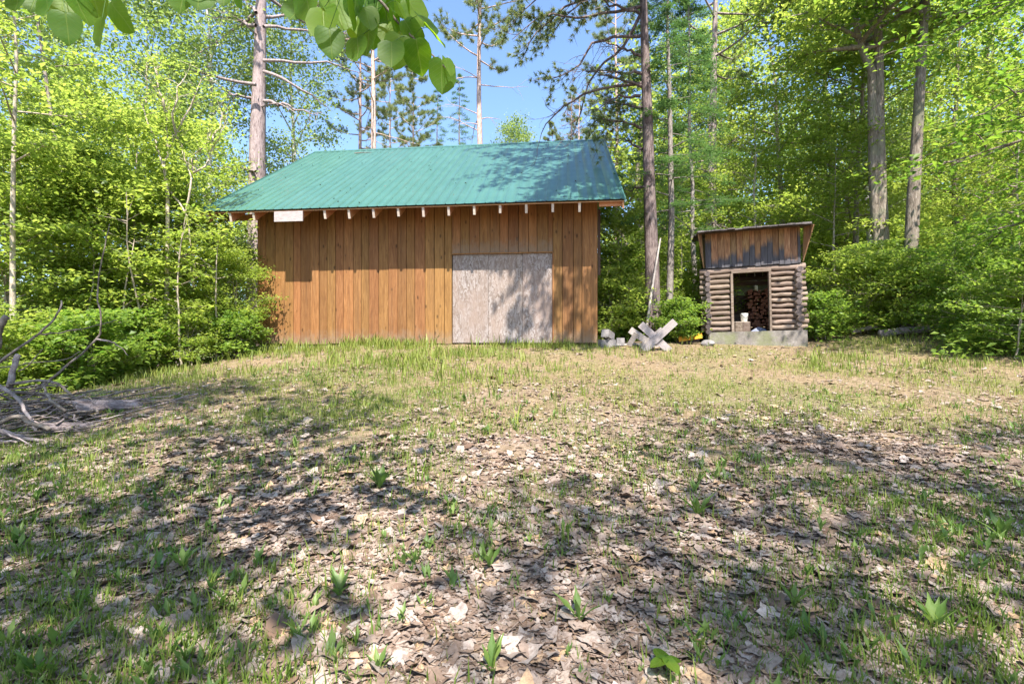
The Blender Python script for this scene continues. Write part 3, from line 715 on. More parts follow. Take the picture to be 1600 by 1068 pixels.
slab('long grey bark slab lying against the right side of the brush pile', (x_, y_, gz(x_, y_) + .14), 0.80, .24, 1.35, 0.4, M['bark_slab'])
x_, y_ = -4.9, 5.35
slab('short pale bark slab on the ground before the brush pile', (x_, y_, gz(x_, y_) + .06), .42, .2, 0.9, -0.1, M['bark_slab'])

# ------------------------------------------------------------------ foliage builders
def norm(a): return a / (np.linalg.norm(a, axis=-1, keepdims=True) + 1e-9)
def leaves_np(rng, C, n, size, sig=(.3, .3, .1), tilt=0.45, aspect=0.62, droop=0.25, fold=0.12, svar=0.5):
    """n two-triangle folded leaves round each centre"""
    C = np.repeat(np.asarray(C, float), n, 0); N = len(C)
    P = C + rng.normal(0, 1, (N, 3)) * np.array(sig)
    az = rng.uniform(0, 2 * math.pi, N)
    d = np.stack([np.cos(az), np.sin(az), rng.normal(-droop, tilt, N)], -1); d = norm(d)
    up = norm(np.stack([rng.normal(0, tilt, N), rng.normal(0, tilt, N), np.ones(N)], -1))
    s = norm(np.cross(d, up)); u = np.cross(s, d)
    L = size * (1 + rng.uniform(-svar, svar, N))[:, None]
    W = L * aspect * .5
    V = np.stack([P, P + d * L * .42 + s * W + u * L * fold, P + d * L, P + d * L * .42 - s * W + u * L * fold], 1).reshape(-1, 3)
    i = np.arange(N)[:, None] * 4
    Fc = np.concatenate([i + np.array([[0, 1, 2]]), i + np.array([[0, 2, 3]])], 1).reshape(-1, 3)
    tint = np.repeat(np.clip(rng.normal(.5, .22, N), 0, 1), 4)
    return V, Fc, tint
def tufts_np(rng, C, D, n, L=0.13, wd=0.02, spread=0.75):
    """needle tufts: n thin blades fanning about direction D"""
    C = np.repeat(np.asarray(C, float), n, 0); D = np.repeat(np.asarray(D, float), n, 0); N = len(C)
    d = norm(D + rng.normal(0, spread, (N, 3)))
    s = norm(np.cross(d, rng.normal(0, 1, (N, 3))))
    LL = L * rng.uniform(.7, 1.2, N)[:, None]
    V = np.stack([C - s * wd / 2, C + s * wd / 2, C + d * LL], 1).reshape(-1, 3)
    Fc = np.arange(N * 3).reshape(-1, 3)
    tint = np.repeat(np.clip(rng.normal(.5, .25, N), 0, 1), 3)
    return V, Fc, tint
def bez(rng, p0, d, L, k=6, curl=0.0, wob=0.04):
    d = np.asarray(d, float); d = d / np.linalg.norm(d); P = [np.asarray(p0, float)]
    for i in range(k - 1):
        d = d + rng.normal(0, wob, 3); d[2] += curl / (k - 1); d /= np.linalg.norm(d)
        P.append(P[-1] + d * L / (k - 1))
    return np.array(P)
def lerp_path(P, t):
    P = np.asarray(P); x = t * (len(P) - 1); i = min(int(x), len(P) - 2); return P[i] + (P[i+1] - P[i]) * (x - i)

def decid(seed, H, base, spread, npri, nsec, ncl, ls, r0, leaf='maple_leaf', bark='maple_bark', sig=(.3, .3, .09), up=0.45,
          path=None, lean=(0, 0), stems=1, curl=0.0, shape=None, rtop=0.12, tilt=.45, center=None, keep=None):
    rng = np.random.default_rng(seed); T = Tubes(); C = []
    for s in range(stems):
        if path is not None: tr = np.array(path[s] if stems > 1 else path, float)
        else:
            k = 10; z = np.linspace(0, H * (1 - .12 * s), k); w_ = np.cumsum(rng.normal(0, H * .006, (k, 2)), 0); w_[0] = 0
            sl_ = rng.normal(0, .10, 2) * (stems > 1)
            tr = np.stack([w_[:, 0] + z * (lean[0] + sl_[0]) + (s * .12 if s else 0), w_[:, 1] + z * (lean[1] + sl_[1]), z], -1)
        kk = len(tr); tt = np.linspace(0, 1, kk)
        rad = r0 * (1 - (1 - rtop) * tt ** .9) * (1.0 if s == 0 else .8); rad = rad * (1 + .35 * np.exp(-tt * 22))
        T.add(tr, rad, 9, .04, rng)
        for i in range(npri):
            f = (i + rng.uniform(.2, .8)) / npri; t = base + (1 - base) * f
            p = lerp_path(tr, t); az = i * 2.4 + rng.normal(0, .4)
            sh = (math.sin(math.pi * (.18 + .74 * f)) ** .8) if shape is None else shape(f)
            L = spread * sh * rng.uniform(.75, 1.2); el = up * (0.35 + f) + rng.normal(0, .12)
            d = (math.cos(az) * math.cos(el), math.sin(az) * math.cos(el), math.sin(el))
            if keep is not None and not keep(p, d, L): continue
            b = bez(rng, p, d, L, 6, curl)
            rb_ = max(.008, r0 * (.42 - .3 * f)); T.add(b, np.linspace(rb_, .005, 6), 5)
            C += [lerp_path(b, x) for x in (.72, .9, 1.0)]
            for j in range(nsec):
                s0 = .28 + .7 * (j + rng.random()) / nsec; q = lerp_path(b, s0); a2 = az + (1 if j % 2 else -1) * rng.uniform(.5, 1.15)
                e2 = el * .5 + rng.normal(0, .18); L2 = L * rng.uniform(.3, .5) * (1.15 - .5 * s0)
                c = bez(rng, q, (math.cos(a2) * math.cos(e2), math.sin(a2) * math.cos(e2), math.sin(e2)), L2, 4, curl)
                T.add(c, np.linspace(max(.005, rb_ * .4), .003, 4), 3)
                C += [lerp_path(c, x) for x in (.45, .75, 1.0)]
    V, Fc, ti = leaves_np(rng, C, ncl, ls, sig, tilt)
    return T.mesh('trunk', M[bark]), np_mesh('crown', V, Fc, M[leaf], ti)

def pine(seed, H, base, spread, r0, nwh, needle='pine_needle', bark='redpine_bark', ntuft=7, nn=26, L=.15, wd=.022, dead=0, path=None, sub=6, up=.1, curl=.5, keep=None):
    rng = np.random.default_rng(seed); T = Tubes(); C = []; D = []
    if path is None:
        k = 10; z = np.linspace(0, H, k); w_ = np.cumsum(rng.normal(0, H * .003, (k, 2)), 0); w_[0] = 0
        tr = np.stack([w_[:, 0], w_[:, 1], z], -1)
    else: tr = np.array(path, float)
    tt = np.linspace(0, 1, len(tr)); rad = r0 * (1 - .85 * tt ** 1.2) * (1 + .3 * np.exp(-tt * 25))
    T.add(tr, rad, 11, .03, rng)
    for i in range(nwh):
        f = (i + rng.uniform(.1, .9)) / nwh; t = base + (1 - base) * f; az = i * 2.39 + rng.normal(0, .5)
        p = lerp_path(tr, t); Lb = spread * (math.sin(math.pi * (.22 + .72 * f)) ** .7) * rng.uniform(.7, 1.15); el = up + rng.normal(0, .15)
        d = np.array((math.cos(az) * math.cos(el), math.sin(az) * math.cos(el), math.sin(el)))
        if keep is not None and not keep(p, d, Lb): continue
        b = bez(rng, p, d, Lb, 7, curl, .07); T.add(b, np.linspace(max(.012, r0 * .22), .006, 7), 5)
        for j in range(sub):
            s0 = .35 + .65 * (j + rng.random()) / sub; q = lerp_path(b, min(s0, 1)); a2 = az + (1 if j % 2 else -1) * rng.uniform(.3, 1.1)
            c = bez(rng, q, (math.cos(a2), math.sin(a2), rng.uniform(-.1, .5)), Lb * rng.uniform(.15, .32), 4, .6, .1)
            T.add(c, np.linspace(.008, .004, 4), 3)
            for x in np.linspace(.35, 1, ntuft):
                C.append(lerp_path(c, x) + rng.normal(0, .05, 3)); D.append(norm(c[-1] - c[0]) * .7 + np.array([0, 0, .35]))
        C.append(b[-1]); D.append(norm(b[-1] - b[-2]))
    for i in range(dead):
        t = base * rng.uniform(.25, 1.0); p = lerp_path(tr, t); az = rng.uniform(0, 6.28)
        b = bez(rng, p, (math.cos(az), math.sin(az), rng.uniform(-.1, .4)), spread * rng.uniform(.35, .9), 7, -.5, .1)
        T.add(b, np.linspace(r0 * .13 + .006, .004, 7), 4)
        for j in range(3):
            q = lerp_path(b, rng.uniform(.3, .9)); c = bez(rng, q, norm(b[-1] - b[0]) + rng.normal(0, .6, 3), spread * .25, 4, 0, .15); T.add(c, np.linspace(.008, .003, 4), 3)
    return T, C, D, rng

def pine_meshes(*a, **k):
    nn = k.get('nn', 26); L = k.get('L', .15); wd = k.get('wd', .022); needle = k.get('needle', 'pine_needle'); bark = k.get('bark', 'redpine_bark')
    T, C, D, rng = pine(*a, **k); V, Fc, ti = tufts_np(rng, C, D, nn, L, wd)
    return T.mesh('trunk', M[bark]), np_mesh('crown', V, Fc, M[needle], ti)

def fir(seed, H, base, spread, r0, nbr, nsp, dens=16, bark='fir_bark', needle='fir_needle', thin=1.0):
    """fir or hemlock: short drooping boughs with flat sprays"""
    rng = np.random.default_rng(seed); T = Tubes(); C = []
    k = 9; z = np.linspace(0, H, k); w_ = np.cumsum(rng.normal(0, H * .003, (k, 2)), 0); w_[0] = 0
    tr = np.stack([w_[:, 0], w_[:, 1], z], -1); T.add(tr, r0 * (1 - .9 * np.linspace(0, 1, k)), 8, .03, rng)
    for i in range(nbr):
        f = (i + rng.random()) / nbr; t = base + (1 - base) * f; az = i * 2.39 + rng.normal(0, .5)
        p = lerp_path(tr, t); L = spread * (1.02 - f) ** .75 * rng.uniform(.6, 1.2) + .15
        b = bez(rng, p, (math.cos(az), math.sin(az), rng.normal(.05, .2)), L, 6, -.35, .05); T.add(b, np.linspace(.016 * (1.1 - f) + .004, .003, 6), 4)
        for j in range(nsp):
            s0 = .2 + .8 * (j + rng.random()) / nsp; q = lerp_path(b, min(1, s0)); a2 = az + (1 if j % 2 else -1) * rng.uniform(.4, .9)
            L2 = L * .38 * (1.15 - .6 * s0)
            for x in (.25, .6, 1.0): C.append(q + np.array([math.cos(a2), math.sin(a2), -.15]) * L2 * x)
    V, Fc, ti = leaves_np(rng, C, dens, .085, (.075, .075, .03), .35, .3, .2, .05)
    return T.mesh('trunk', M[bark]), np_mesh('crown', V, Fc, M[needle], ti)

def tree(name, label, cat, meshes, loc, rz=0.0, scale=1.0, group=None, tilt=(0, 0)):
    t = thing(name, label, cat, loc, rz, group, scale); t.rotation_euler = (tilt[0], tilt[1], rz)
    link('trunk', meshes[0], t); link('crown', meshes[1], t)
    return t
def stand(px, d, dz=-0.08):
    x = (px - 800) / F * d; return Vector((x, d, gz(x, d) + dz))

# prototypes (meshes are shared between trees of a kind)
P = {}
P['m1'] = decid(1, 6.2, .10, 1.9, 20, 6, 19, .12, .05, bark='sapling_bark', stems=2)
P['m2'] = decid(2, 7.6, .12, 2.2, 22, 6, 21, .125, .06, bark='sapling_bark')
P['m3'] = decid(3, 16.5, .34, 4.2, 26, 8, 17, .16, .20, sig=(.5, .5, .16))
P['m4'] = decid(4, 14.5, .22, 3.4, 26, 8, 16, .15, .14, sig=(.45, .45, .15))
P['m5'] = decid(5, 10.5, .15, 2.8, 26, 7, 19, .13, .085, bark='sapling_bark', sig=(.38, .38, .12))
P['p1'] = decid(6, 17.0, .18, 2.6, 34, 6, 26, .12, .15, leaf='poplar_leaf', bark='birch_bark', sig=(.38, .38, .2), up=.7, tilt=.8)
P['p2'] = decid(7, 14.0, .2, 2.3, 28, 6, 26, .12, .11, leaf='poplar_leaf', bark='sapling_bark', sig=(.36, .36, .2), up=.7, tilt=.8)
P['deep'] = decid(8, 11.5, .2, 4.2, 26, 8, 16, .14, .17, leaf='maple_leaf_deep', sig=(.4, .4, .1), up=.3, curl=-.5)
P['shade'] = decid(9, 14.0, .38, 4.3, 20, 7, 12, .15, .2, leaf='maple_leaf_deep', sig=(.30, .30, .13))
P['s1'] = decid(12, 1.5, .05, .9, 12, 5, 8, .11, .014, leaf='shrub_leaf', bark='sapling_bark', sig=(.13, .13, .05), stems=3, up=.5)
P['s2'] = decid(13, 2.6, .06, 1.25, 14, 5, 9, .115, .018, leaf='maple_leaf', bark='sapling_bark', sig=(.2, .2, .06), stems=3, up=.5)
P['s3'] = decid(14, 3.4, .10, 1.5, 16, 5, 11, .12, .024, leaf='shrub_leaf', bark='sapling_bark', sig=(.22, .22, .06), stems=2, up=.35)
P['rp'] = pine_meshes(15, 21.0, .62, 3.0, .2, 26, dead=22, nn=22, L=.24, wd=.022)
P['yp'] = pine_meshes(16, 19.0, .30, 2.6, .15, 40, dead=6, nn=20, L=.26, wd=.024, up=.25)
P['sp'] = fir(17, 19.0, .15, 2.0, .16, 90, 5, 14)
P['hem'] = fir(18, 14.5, .25, 1.55, .11, 84, 6, 22)

# ------------------------------------------------------------------ the trees one can tell apart
# left thicket
for nm, lb, cat, pr, px, d, sc_, rz in [
    ('maple_sapling', 'bushy young maple right against the left end of the barn', 'tree', 'm1', 262, 12.4, 0.80, 0.3),
    ('maple_sapling', 'young maple with twisting pale stems left of the barn roof', 'tree', 'm2', 200, 12.0, 0.88, 1.7),
    ('maple_sapling', 'small leafy maple hugging the lower left corner of the barn', 'tree', 'm1', 368, 12.5, 0.46, 2.3),
    ('maple_sapling', 'leafy young maple behind the arching dead branch', 'tree', 'm1', 150, 12.2, 0.95, 3.1),
    ('maple_sapling', 'slim young maple between two thin trunks on the left', 'tree', 'm2', 95, 11.6, 0.85, 4.4),
    ('maple_sapling', 'low bushy maple at the far left edge behind the brush pile', 'tree', 'm1', 15, 10.6, 0.9, 5.2),
    ('maple_sapling', 'tall young maple behind the left barn eave', 'tree', 'm5', 300, 16.5, 0.80, 2.2),
    ('maple_tree', 'yellow-green maple rising at the upper left corner', 'tree', 'm5', 60, 15.5, 1.0, 1.2),
    ('maple_tree', 'bright maple at mid left behind the thicket', 'tree', 'm5', 175, 17.0, 1.05, 4.0),
    ('poplar_tree', 'grey-green poplar behind the big left pine', 'tree', 'p1', 462, 23.0, 1.05, 0.7),
    ('poplar_tree', 'pale poplar left of the big pine, upper left', 'tree', 'p1', 345, 21.0, 1.1, 2.9),
    ('poplar_tree', 'slender poplar far behind the left thicket', 'tree', 'p2', 232, 19.0, 1.15, 5.0),
    ('poplar_tree', 'pale poplar standing at the far left background', 'tree', 'p1', 120, 20.0, 1.0, 1.4),
    ('poplar_tree', 'small pale poplar just left of the twin pale trunks', 'tree', 'p2', 520, 31.0, 0.85, 3.9),
    ('deciduous_tree', 'small round treetop peeking over the roof ridge', 'tree', 'p2', 800, 33.0, 0.98, 3.3),
    ('poplar_tree', 'tall pale poplar at the top left corner', 'tree', 'p2', 20, 17.0, 1.15, 0.9),
    ('poplar_tree', 'tall pale poplar behind the crooked bare stems', 'tree', 'p2', 285, 26.0, 1.3, 4.9),
    # middle conifers above the roof
    ('young_pine', 'pine behind the ridge left of the dead conifer', 'pine', 'yp', 862, 40.0, 0.85, 5.0),
    ('young_pine', 'pine crown filling the gap right of the twin pale trunks', 'pine', 'yp', 612, 40.0, 1.15, 3.0),
    ('red_pine', 'thin left one of the twin pale trunks above the roof', 'pine', 'rp', 566, 27.0, 0.85, 0.5),
    ('red_pine', 'thicker right one of the twin pale trunks above the roof', 'pine', 'rp', 584, 25.5, 1.0, 2.6),
    ('young_pine', 'bushy young pine above the roof under the overhanging leaves', 'pine', 'yp', 645, 34.0, 0.98, 1.0),
    ('spruce', 'left one of two small dark spruce tops above the ridge', 'spruce', 'sp', 690, 38.0, 1.0, 0.0),
    ('spruce', 'right one of two small dark spruce tops above the ridge', 'spruce', 'sp', 716, 37.0, 1.02, 2.0),
    ('red_pine', 'lone red pine trunk against the blue sky, mid roof', 'pine', 'rp', 743, 26.0, 1.08, 4.2),
    ('young_pine', 'sparse pine behind the right end of the ridge', 'pine', 'yp', 905, 33.0, 0.80, 4.0),
    ('young_pine', 'tall pine behind the big trunk right of the barn', 'pine', 'yp', 965, 27.0, 0.98, 2.0),
    # right-hand wood
    ('hemlock', 'thin dark hemlock just right of the big pine', 'hemlock', 'hem', 1043, 14.0, 1.0, 0.4),
    ('hemlock', 'second dark hemlock behind, nearer the log shed', 'hemlock', 'hem', 1085, 16.5, 0.95, 2.4),
    ('maple_sapling', 'bright young maple in the gap between barn and pine', 'tree', 'm1', 968, 16.5, 0.8, 0.8),
    ('maple_sapling', 'bright young maple behind the sawbuck and pine', 'tree', 'm2', 1065, 18.0, 0.8, 2.0),
    ('maple_sapling', 'young maple right behind the log shed roof', 'tree', 'm5', 1180, 19.0, 0.85, 3.0),
    ('maple_sapling', 'young maple behind the right side of the shed', 'tree', 'm2', 1300, 17.5, 0.9, 1.1),
    ('maple_tree', 'tall maple with fine foliage above the shed', 'tree', 'm4', 1225, 23.0, 1.05, 0.2),
    ('maple_tree', 'tall maple behind the twin trunk, upper right', 'tree', 'm3', 1330, 24.0, 0.95, 2.7),
    ('maple_tree', 'slim maple trunk right of the two big trunks', 'tree', 'm4', 1492, 19.5, 0.95, 4.6),
    ('maple_tree', 'thin maple trunk near the right edge of the wood', 'tree', 'm4', 1540, 22.5, 1.0, 1.9),
    ('maple_tree', 'tall maple behind the hemlock and the third pine', 'tree', 'm3', 1130, 28.0, 0.9, 5.3),
    ('maple_sapling', 'young maple below the right-hand trunks', 'tree', 'm2', 1575, 17.5, 0.8, 0.4),
    ('maple_sapling', 'leafy sapling at right edge behind the shrubs', 'tree', 'm5', 1590, 15.0, 0.72, 2.4),
    ('birch_tree', 'white birch trunk left of the twin-trunk maple', 'birch', 'p1', 1358, 20.5, 0.9, 2.2),
    ('maple_tree', 'thin dark trunk between the shed and the birch', 'tree', 'm4', 1335, 18.5, 0.9, 3.9),
]:
    tree(nm, lb, cat, P[pr], stand(px, d), rz, sc_)

def custom_path(pts, root):
    return [np.array(at(*p)) - np.array(root) for p in pts]
# big left pine
r = stand(402, 20.0)
path = [(0, 0, 0)] + custom_path([(402, 230, 20), (405, 120, 20), (408, 0, 20), (411, -150, 20), (412, -330, 20)], r)
T, C, D, rg = pine(31, 0, .55, 4.2, .36, 26, bark='pine_bark', dead=4, path=path)
for pts in [((400, 40), (360, 30), (320, 24)), ((400, 132), (350, 122), (290, 108), (215, 98), (110, 76)), ((399, 155), (370, 150), (350, 148)), ((400, 20), (385, 8), (378, -6)),
            ((412, 42), (440, 42), (500, 50), (545, 55)), ((412, 95), (450, 97), (520, 100), (560, 110)), ((412, 158), (450, 165), (500, 180)), ((412, 112), (450, 130), (490, 150), (510, 165)),
            ((400, 268), (380, 262), (350, 258)), ((399, 20), (360, 52), (330, 75), (300, 90))]:
    b = np.array([np.array(at(px, py, 20 + .8 * math.sin(px))) - np.array(r) for px, py in pts]); k = len(b)
    bb = np.array([lerp_path(b, x) for x in np.linspace(0, 1, 9)]) + rg.normal(0, .05, (9, 3)); bb[0] = b[0]
    T.add(bb, np.linspace(.075, .012, 9), 5)
    for j in range(7):
        q_ = lerp_path(bb, rg.uniform(.25, 1)); c = bez(rg, q_, norm(b[-1] - b[0]) + rg.normal(0, .6, 3), rg.uniform(.4, 1.1), 5, -.2, .15); T.add(c, np.linspace(.015, .004, 5), 3)
V, Fc, ti = tufts_np(rg, C, D, 26, .16, .03)
tree('pine_tree', 'big old pine with bare side limbs behind the left roof edge', 'pine', (T.mesh('trunk', M['pine_bark']), np_mesh('crown', V, Fc, M['pine_needle'], ti)), r)

# big right pine beside the barn
r = stand(1021, 13.7)
path = [(0, 0, 0)] + custom_path([(1020, 470, 13.7), (1018, 400, 13.7), (1015, 300, 13.7), (1012, 180, 13.7), (1007, 60, 13.7), (1004, -60, 13.7), (1002, -250, 13.7), (1002, -420, 13.6)], r)
T, C, D, rg = pine(32, 0, .5, 5.0, .225, 90, dead=0, path=path, ntuft=8, sub=10, curl=.1, keep=lambda p, d, L: p[2] > 10.2 and d[1] < .35 and d[0] < .5)
for pts, tuft in [(((1000, 22), (955, 8), (920, -14)), 0), (((1000, 57), (960, 58), (925, 72), (905, 100), (880, 120), (855, 128)), .3), (((1001, 22), (975, 70), (945, 98), (920, 130), (905, 180), (898, 210)), 0),
                  (((1003, 130), (960, 136), (915, 146), (880, 168), (852, 195), (842, 222)), 0), (((1002, 115), (970, 114), (930, 112)), .2), (((1001, 88), (975, 76), (945, 66)), 0),
                  (((1003, 135), (975, 125), (945, 118), (910, 108)), 0), (((1004, 233), (985, 222), (968, 214)), 0), (((1008, 292), (995, 293), (982, 297)), 0), (((1001, 150), (960, 150), (930, 175)), 0),
                  (((1003, -60), (940, -50), (880, -30), (830, 0), (800, 40)), 1), (((1003, -30), (950, -20), (900, 10), (860, 50)), 1), (((1003, -80), (930, -90), (850, -60), (790, -10)), 1), (((1003, 10), (950, 20), (900, 30), (850, 20), (800, 60)), 1), (((1003, -20), (940, -10), (880, 10), (830, 60), (815, 95)), 1), (((1003, 200), (980, 190), (940, 185), (915, 200)), .6), (((1003, 170), (985, 165), (955, 160)), .6)]:
    dd = rg.uniform(-.9, .7)
    n_ = len(pts); b = np.array([np.array(at(px, py, 13.7 + dd * i / (n_ - 1))) - np.array(r) for i, (px, py) in enumerate(pts)])
    bb = np.array([lerp_path(b, x) for x in np.linspace(0, 1, 11)]) + rg.normal(0, .025, (11, 3)); bb[0] = b[0]
    T.add(bb, np.linspace(.05, .008, 11), 5)
    for j in range(12 if tuft else 9):
        s0 = rg.uniform(.3, 1); q_ = lerp_path(bb, s0); v = norm(b[-1] - b[0]) + rg.normal(0, .55, 3); v[2] -= .25
        c = bez(rg, q_, v, rg.uniform(.35, .95), 6, -.2 if tuft < .5 else .2, .16); T.add(c, np.linspace(.011, .003, 6), 3)
        for m_ in range(2):
            e = bez(rg, lerp_path(c, rg.uniform(.3, .9)), norm(c[-1] - c[0]) + rg.normal(0, .6, 3), .3, 4, 0, .2); T.add(e, np.linspace(.006, .002, 4), 3)
        if rg.random() < tuft:
            for x in np.linspace(.3, 1, 7): C.append(lerp_path(c, x) + rg.normal(0, .06, 3)); D.append(norm(c[-1] - c[0]) + np.array([0, 0, .3]))
for j in range(44):          # long limbs reaching out over the clearing, above the picture
    zt = rg.uniform(10.8, 15.5); pp_ = np.array([tuple(v_) for v_ in path]); p0 = np.array([np.interp(zt - r.z, pp_[:, 2], pp_[:, i_]) for i_ in range(3)])
    e = np.array((rg.uniform(0, 4.4), rg.uniform(6.8, 10.2), 0.)); e[2] = 1.9 + e[1] * .74 + rg.uniform(.3, 3.2); e = e - np.array(r)
    mid = (p0 + e) / 2 + np.array([0, 0, .5]); bb = np.array([(1 - t) ** 2 * p0 + 2 * t * (1 - t) * mid + t * t * e for t in np.linspace(0, 1, 9)]) + rg.normal(0, .04, (9, 3)); bb[0] = p0
    T.add(bb, np.linspace(.05, .01, 9), 5)
    for m_ in range(12):
        c = bez(rg, lerp_path(bb, rg.uniform(.45, 1)), norm(e - p0) + rg.normal(0, .7, 3) * np.array([1, 1, .4]), rg.uniform(.4, 1.0), 4, .2, .1); T.add(c, np.linspace(.01, .004, 4), 3)
        for x in np.linspace(.25, 1, 8): C.append(lerp_path(c, x) + rg.normal(0, .06, 3)); D.append(norm(c[-1] - c[0]) * .7 + np.array([0, 0, .3]))
V, Fc, ti = tufts_np(rg, C, D, 30, .14, .018)
tree('pine_tree', 'big dark pine beside the barn with bare arching limbs over the roof', 'pine', (T.mesh('trunk', M['pine_bark_dark']), np_mesh('crown', V, Fc, M['pine_needle'], ti)), r)

# third pine behind the shed
r = stand(1112, 18.5)
path = [(0, 0, 0)] + custom_path([(1112, 350, 18.5), (1113, 250, 18.5), (1115, 120, 18.5), (1118, 0, 18.5), (1120, -250, 18.5)], r)
tree('pine_tree', 'straight pine trunk rising behind the left side of the log shed', 'pine', pine_meshes(33, 0, .6, 3.2, .22, 20, dead=22, path=path, bark='pine_bark'), r)
# dead conifer behind the ridge
rg = np.random.default_rng(41); T = Tubes(); r = stand(893, 26.0); top = at(893, 150, 26.0) - r
T.add(np.array([(0, 0, 0), tuple(top * .5), tuple(top)]), [.12, .08, .02], 6); C = []
for i in range(46):
    f = .55 + .45 * (i + rg.random()) / 46; az = rg.uniform(0, 6.28); b = bez(rg, np.array(top) * f, (math.cos(az), math.sin(az), .2), 1.5 * (1.25 - f), 5, -.3, .15)
    T.add(b, np.linspace(.02, .004, 5), 3)
    for j in range(3): T.add(bez(rg, lerp_path(b, rg.uniform(.3, .9)), norm(b[-1] - b[0]) + rg.normal(0, .6, 3), .5, 4, 0, .2), np.linspace(.008, .003, 4), 3)
    if i % 3 == 0: C += [b[-1], b[-2]]
V, Fc, ti = tufts_np(rg, C, np.tile([0, 0, -.4], (len(C), 1)), 20, .14, .02)
tree('dead_conifer', 'small dead conifer with rusty twigs at the right end of the ridge', 'dead tree', (T.mesh('trunk', M['dead_grey']), np_mesh('crown', V, Fc, M['rust_needle'], ti)), r)

# twin-trunk maple and its neighbour on the right
r = stand(1382, 16.0)
pa = [(0, 0, 0)] + custom_path([(1380, 400, 16), (1376, 300, 16), (1373, 200, 16), (1374, 120, 16), (1372, 40, 16), (1371, -60, 16), (1365, -300, 16)], r)
pb = [pa[0] + np.array([-.12, .05, 0]) if False else np.array([-.13, .02, 0])] + custom_path([(1374, 400, 16.05), (1366, 300, 16.05), (1363, 200, 16.05), (1362, 110, 16), (1352, 90, 16), (1341, 60, 16), (1335, 0, 16), (1320, -200, 16)], r)
tree('maple_tree', 'twin-trunk maple forking high up, left of the two big right trunks', 'tree', decid(51, 0, .66, 3.6, 16, 7, 26, .15, .23, path=[pa, pb], stems=2, sig=(.42, .42, .12), rtop=.35), r)
r = stand(1417, 15.0)
pa = [(0, 0, 0)] + custom_path([(1422, 420, 15), (1428, 300, 15), (1434, 200, 15), (1440, 90, 15), (1446, 0, 15), (1452, -150, 15), (1450, -380, 15)], r)
tree('maple_tree', 'leaning dark trunk, right of the two big maples', 'tree', decid(52, 0, .66, 3.6, 20, 7, 26, .15, .22, path=pa, sig=(.42, .42, .12), rtop=.3, leaf='maple_leaf_deep'), r)
# thin trunks on the left
r = stand(22, 9.6)
tree('maple_sapling', 'thin straight grey sapling trunk at the far left edge', 'tree', decid(53, 0, .40, 1.6, 14, 5, 16, .11, .055, path=[(0, 0, 0)] + custom_path([(20, 450, 9.6), (20, 330, 9.6), (22, 200, 9.6), (26, 90, 9.6), (20, -20, 9.6), (22, -160, 9.6)], r), bark='sapling_bark', rtop=.3), r)
r = stand(148, 14.0)
tree('maple_sapling', 'leaning thin mossy trunk behind the brush pile', 'tree', decid(54, 0, .45, 1.8, 14, 5, 16, .12, .10, path=[(0, 0, 0)] + custom_path([(140, 450, 14), (125, 390, 14), (112, 340, 14), (98, 280, 14), (80, 180, 14), (60, 40, 14), (50, -100, 14)], r), bark='maple_bark', rtop=.3), r)
# bare-stemmed pale tree in the thicket
rg = np.random.default_rng(55); r = stand(258, 11.7); T = Tubes(); C = []
stem = [np.array((0, 0, 0.))] + custom_path([(262, 380, 11.7), (262, 290, 11.7), (256, 262, 11.7)], r)
T.add(np.array([lerp_path(stem, x) for x in np.linspace(0, 1, 9)]), np.linspace(.05, .035, 9), 6)
for pts in [((256, 262), (240, 220), (228, 180), (222, 160)), ((256, 262), (262, 235), (275, 210), (283, 195)), ((262, 235), (262, 190), (255, 160), (235, 125)), ((275, 210), (268, 180), (280, 130), (292, 128)),
            ((300, 270), (300, 245), (325, 225), (330, 210)), ((290, 330), (300, 280), (285, 240), (275, 210)), ((262, 290), (290, 330), (300, 380), (302, 440)), ((332, 220), (345, 190), (352, 165)), ((255, 165), (245, 120), (240, 90)), ((283, 195), (300, 160), (318, 120)), ((300, 270), (318, 262), (330, 235), (345, 200))]:
    b = np.array([np.array(at(px, py, 11.7 + .25 * math.sin(py))) - np.array(r) for px, py in pts])
    bb = np.array([lerp_path(b, x) for x in np.linspace(0, 1, 9)]) + rg.normal(0, .02, (9, 3)); bb[0] = b[0]; T.add(bb, np.linspace(.028, .008, 9), 5)
    for j in range(9):
        c = bez(rg, lerp_path(bb, rg.uniform(.3, 1)), norm(b[-1] - b[0]) + rg.normal(0, .7, 3), rg.uniform(.25, .7), 5, .1, .2); T.add(c, np.linspace(.009, .003, 5), 3)
        if rg.random() < .6: C += [c[-1], c[-2]]
V, Fc, ti = leaves_np(rg, C, 13, .09, (.14, .14, .07))
tree('scrub_tree', 'scraggly tree with crooked pale bare stems left of the barn', 'tree', (T.mesh('trunk', M['sapling_bark']), np_mesh('crown', V, Fc, M['maple_leaf'], ti)), r)

# right-hand maple outside the frame whose boughs hang into the upper right
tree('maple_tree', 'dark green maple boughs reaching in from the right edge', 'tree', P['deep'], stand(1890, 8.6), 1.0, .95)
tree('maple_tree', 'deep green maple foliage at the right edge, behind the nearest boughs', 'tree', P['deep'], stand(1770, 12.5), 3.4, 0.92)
# shade trees beside and behind the viewer
for lb, pos, rz, sc_ in [('leafy maple behind the viewer that shades the left foreground', (-6.9, -1.6), 0.4, 1.0), ('leafy maple behind the viewer that shades the right foreground', (6.0, -4.2), 2.1, 0.98),
                         ('leafy maple behind the viewer left of the basswood', (-12.5, 0.2), 4.0, 0.95), ('leafy maple straight behind the viewer', (1.4, -6.9), 5.1, 0.95)]:
    tree('maple_tree', lb, 'tree', P['shade'], Vector((pos[0], pos[1], gz(*pos) - .1)), rz, sc_)

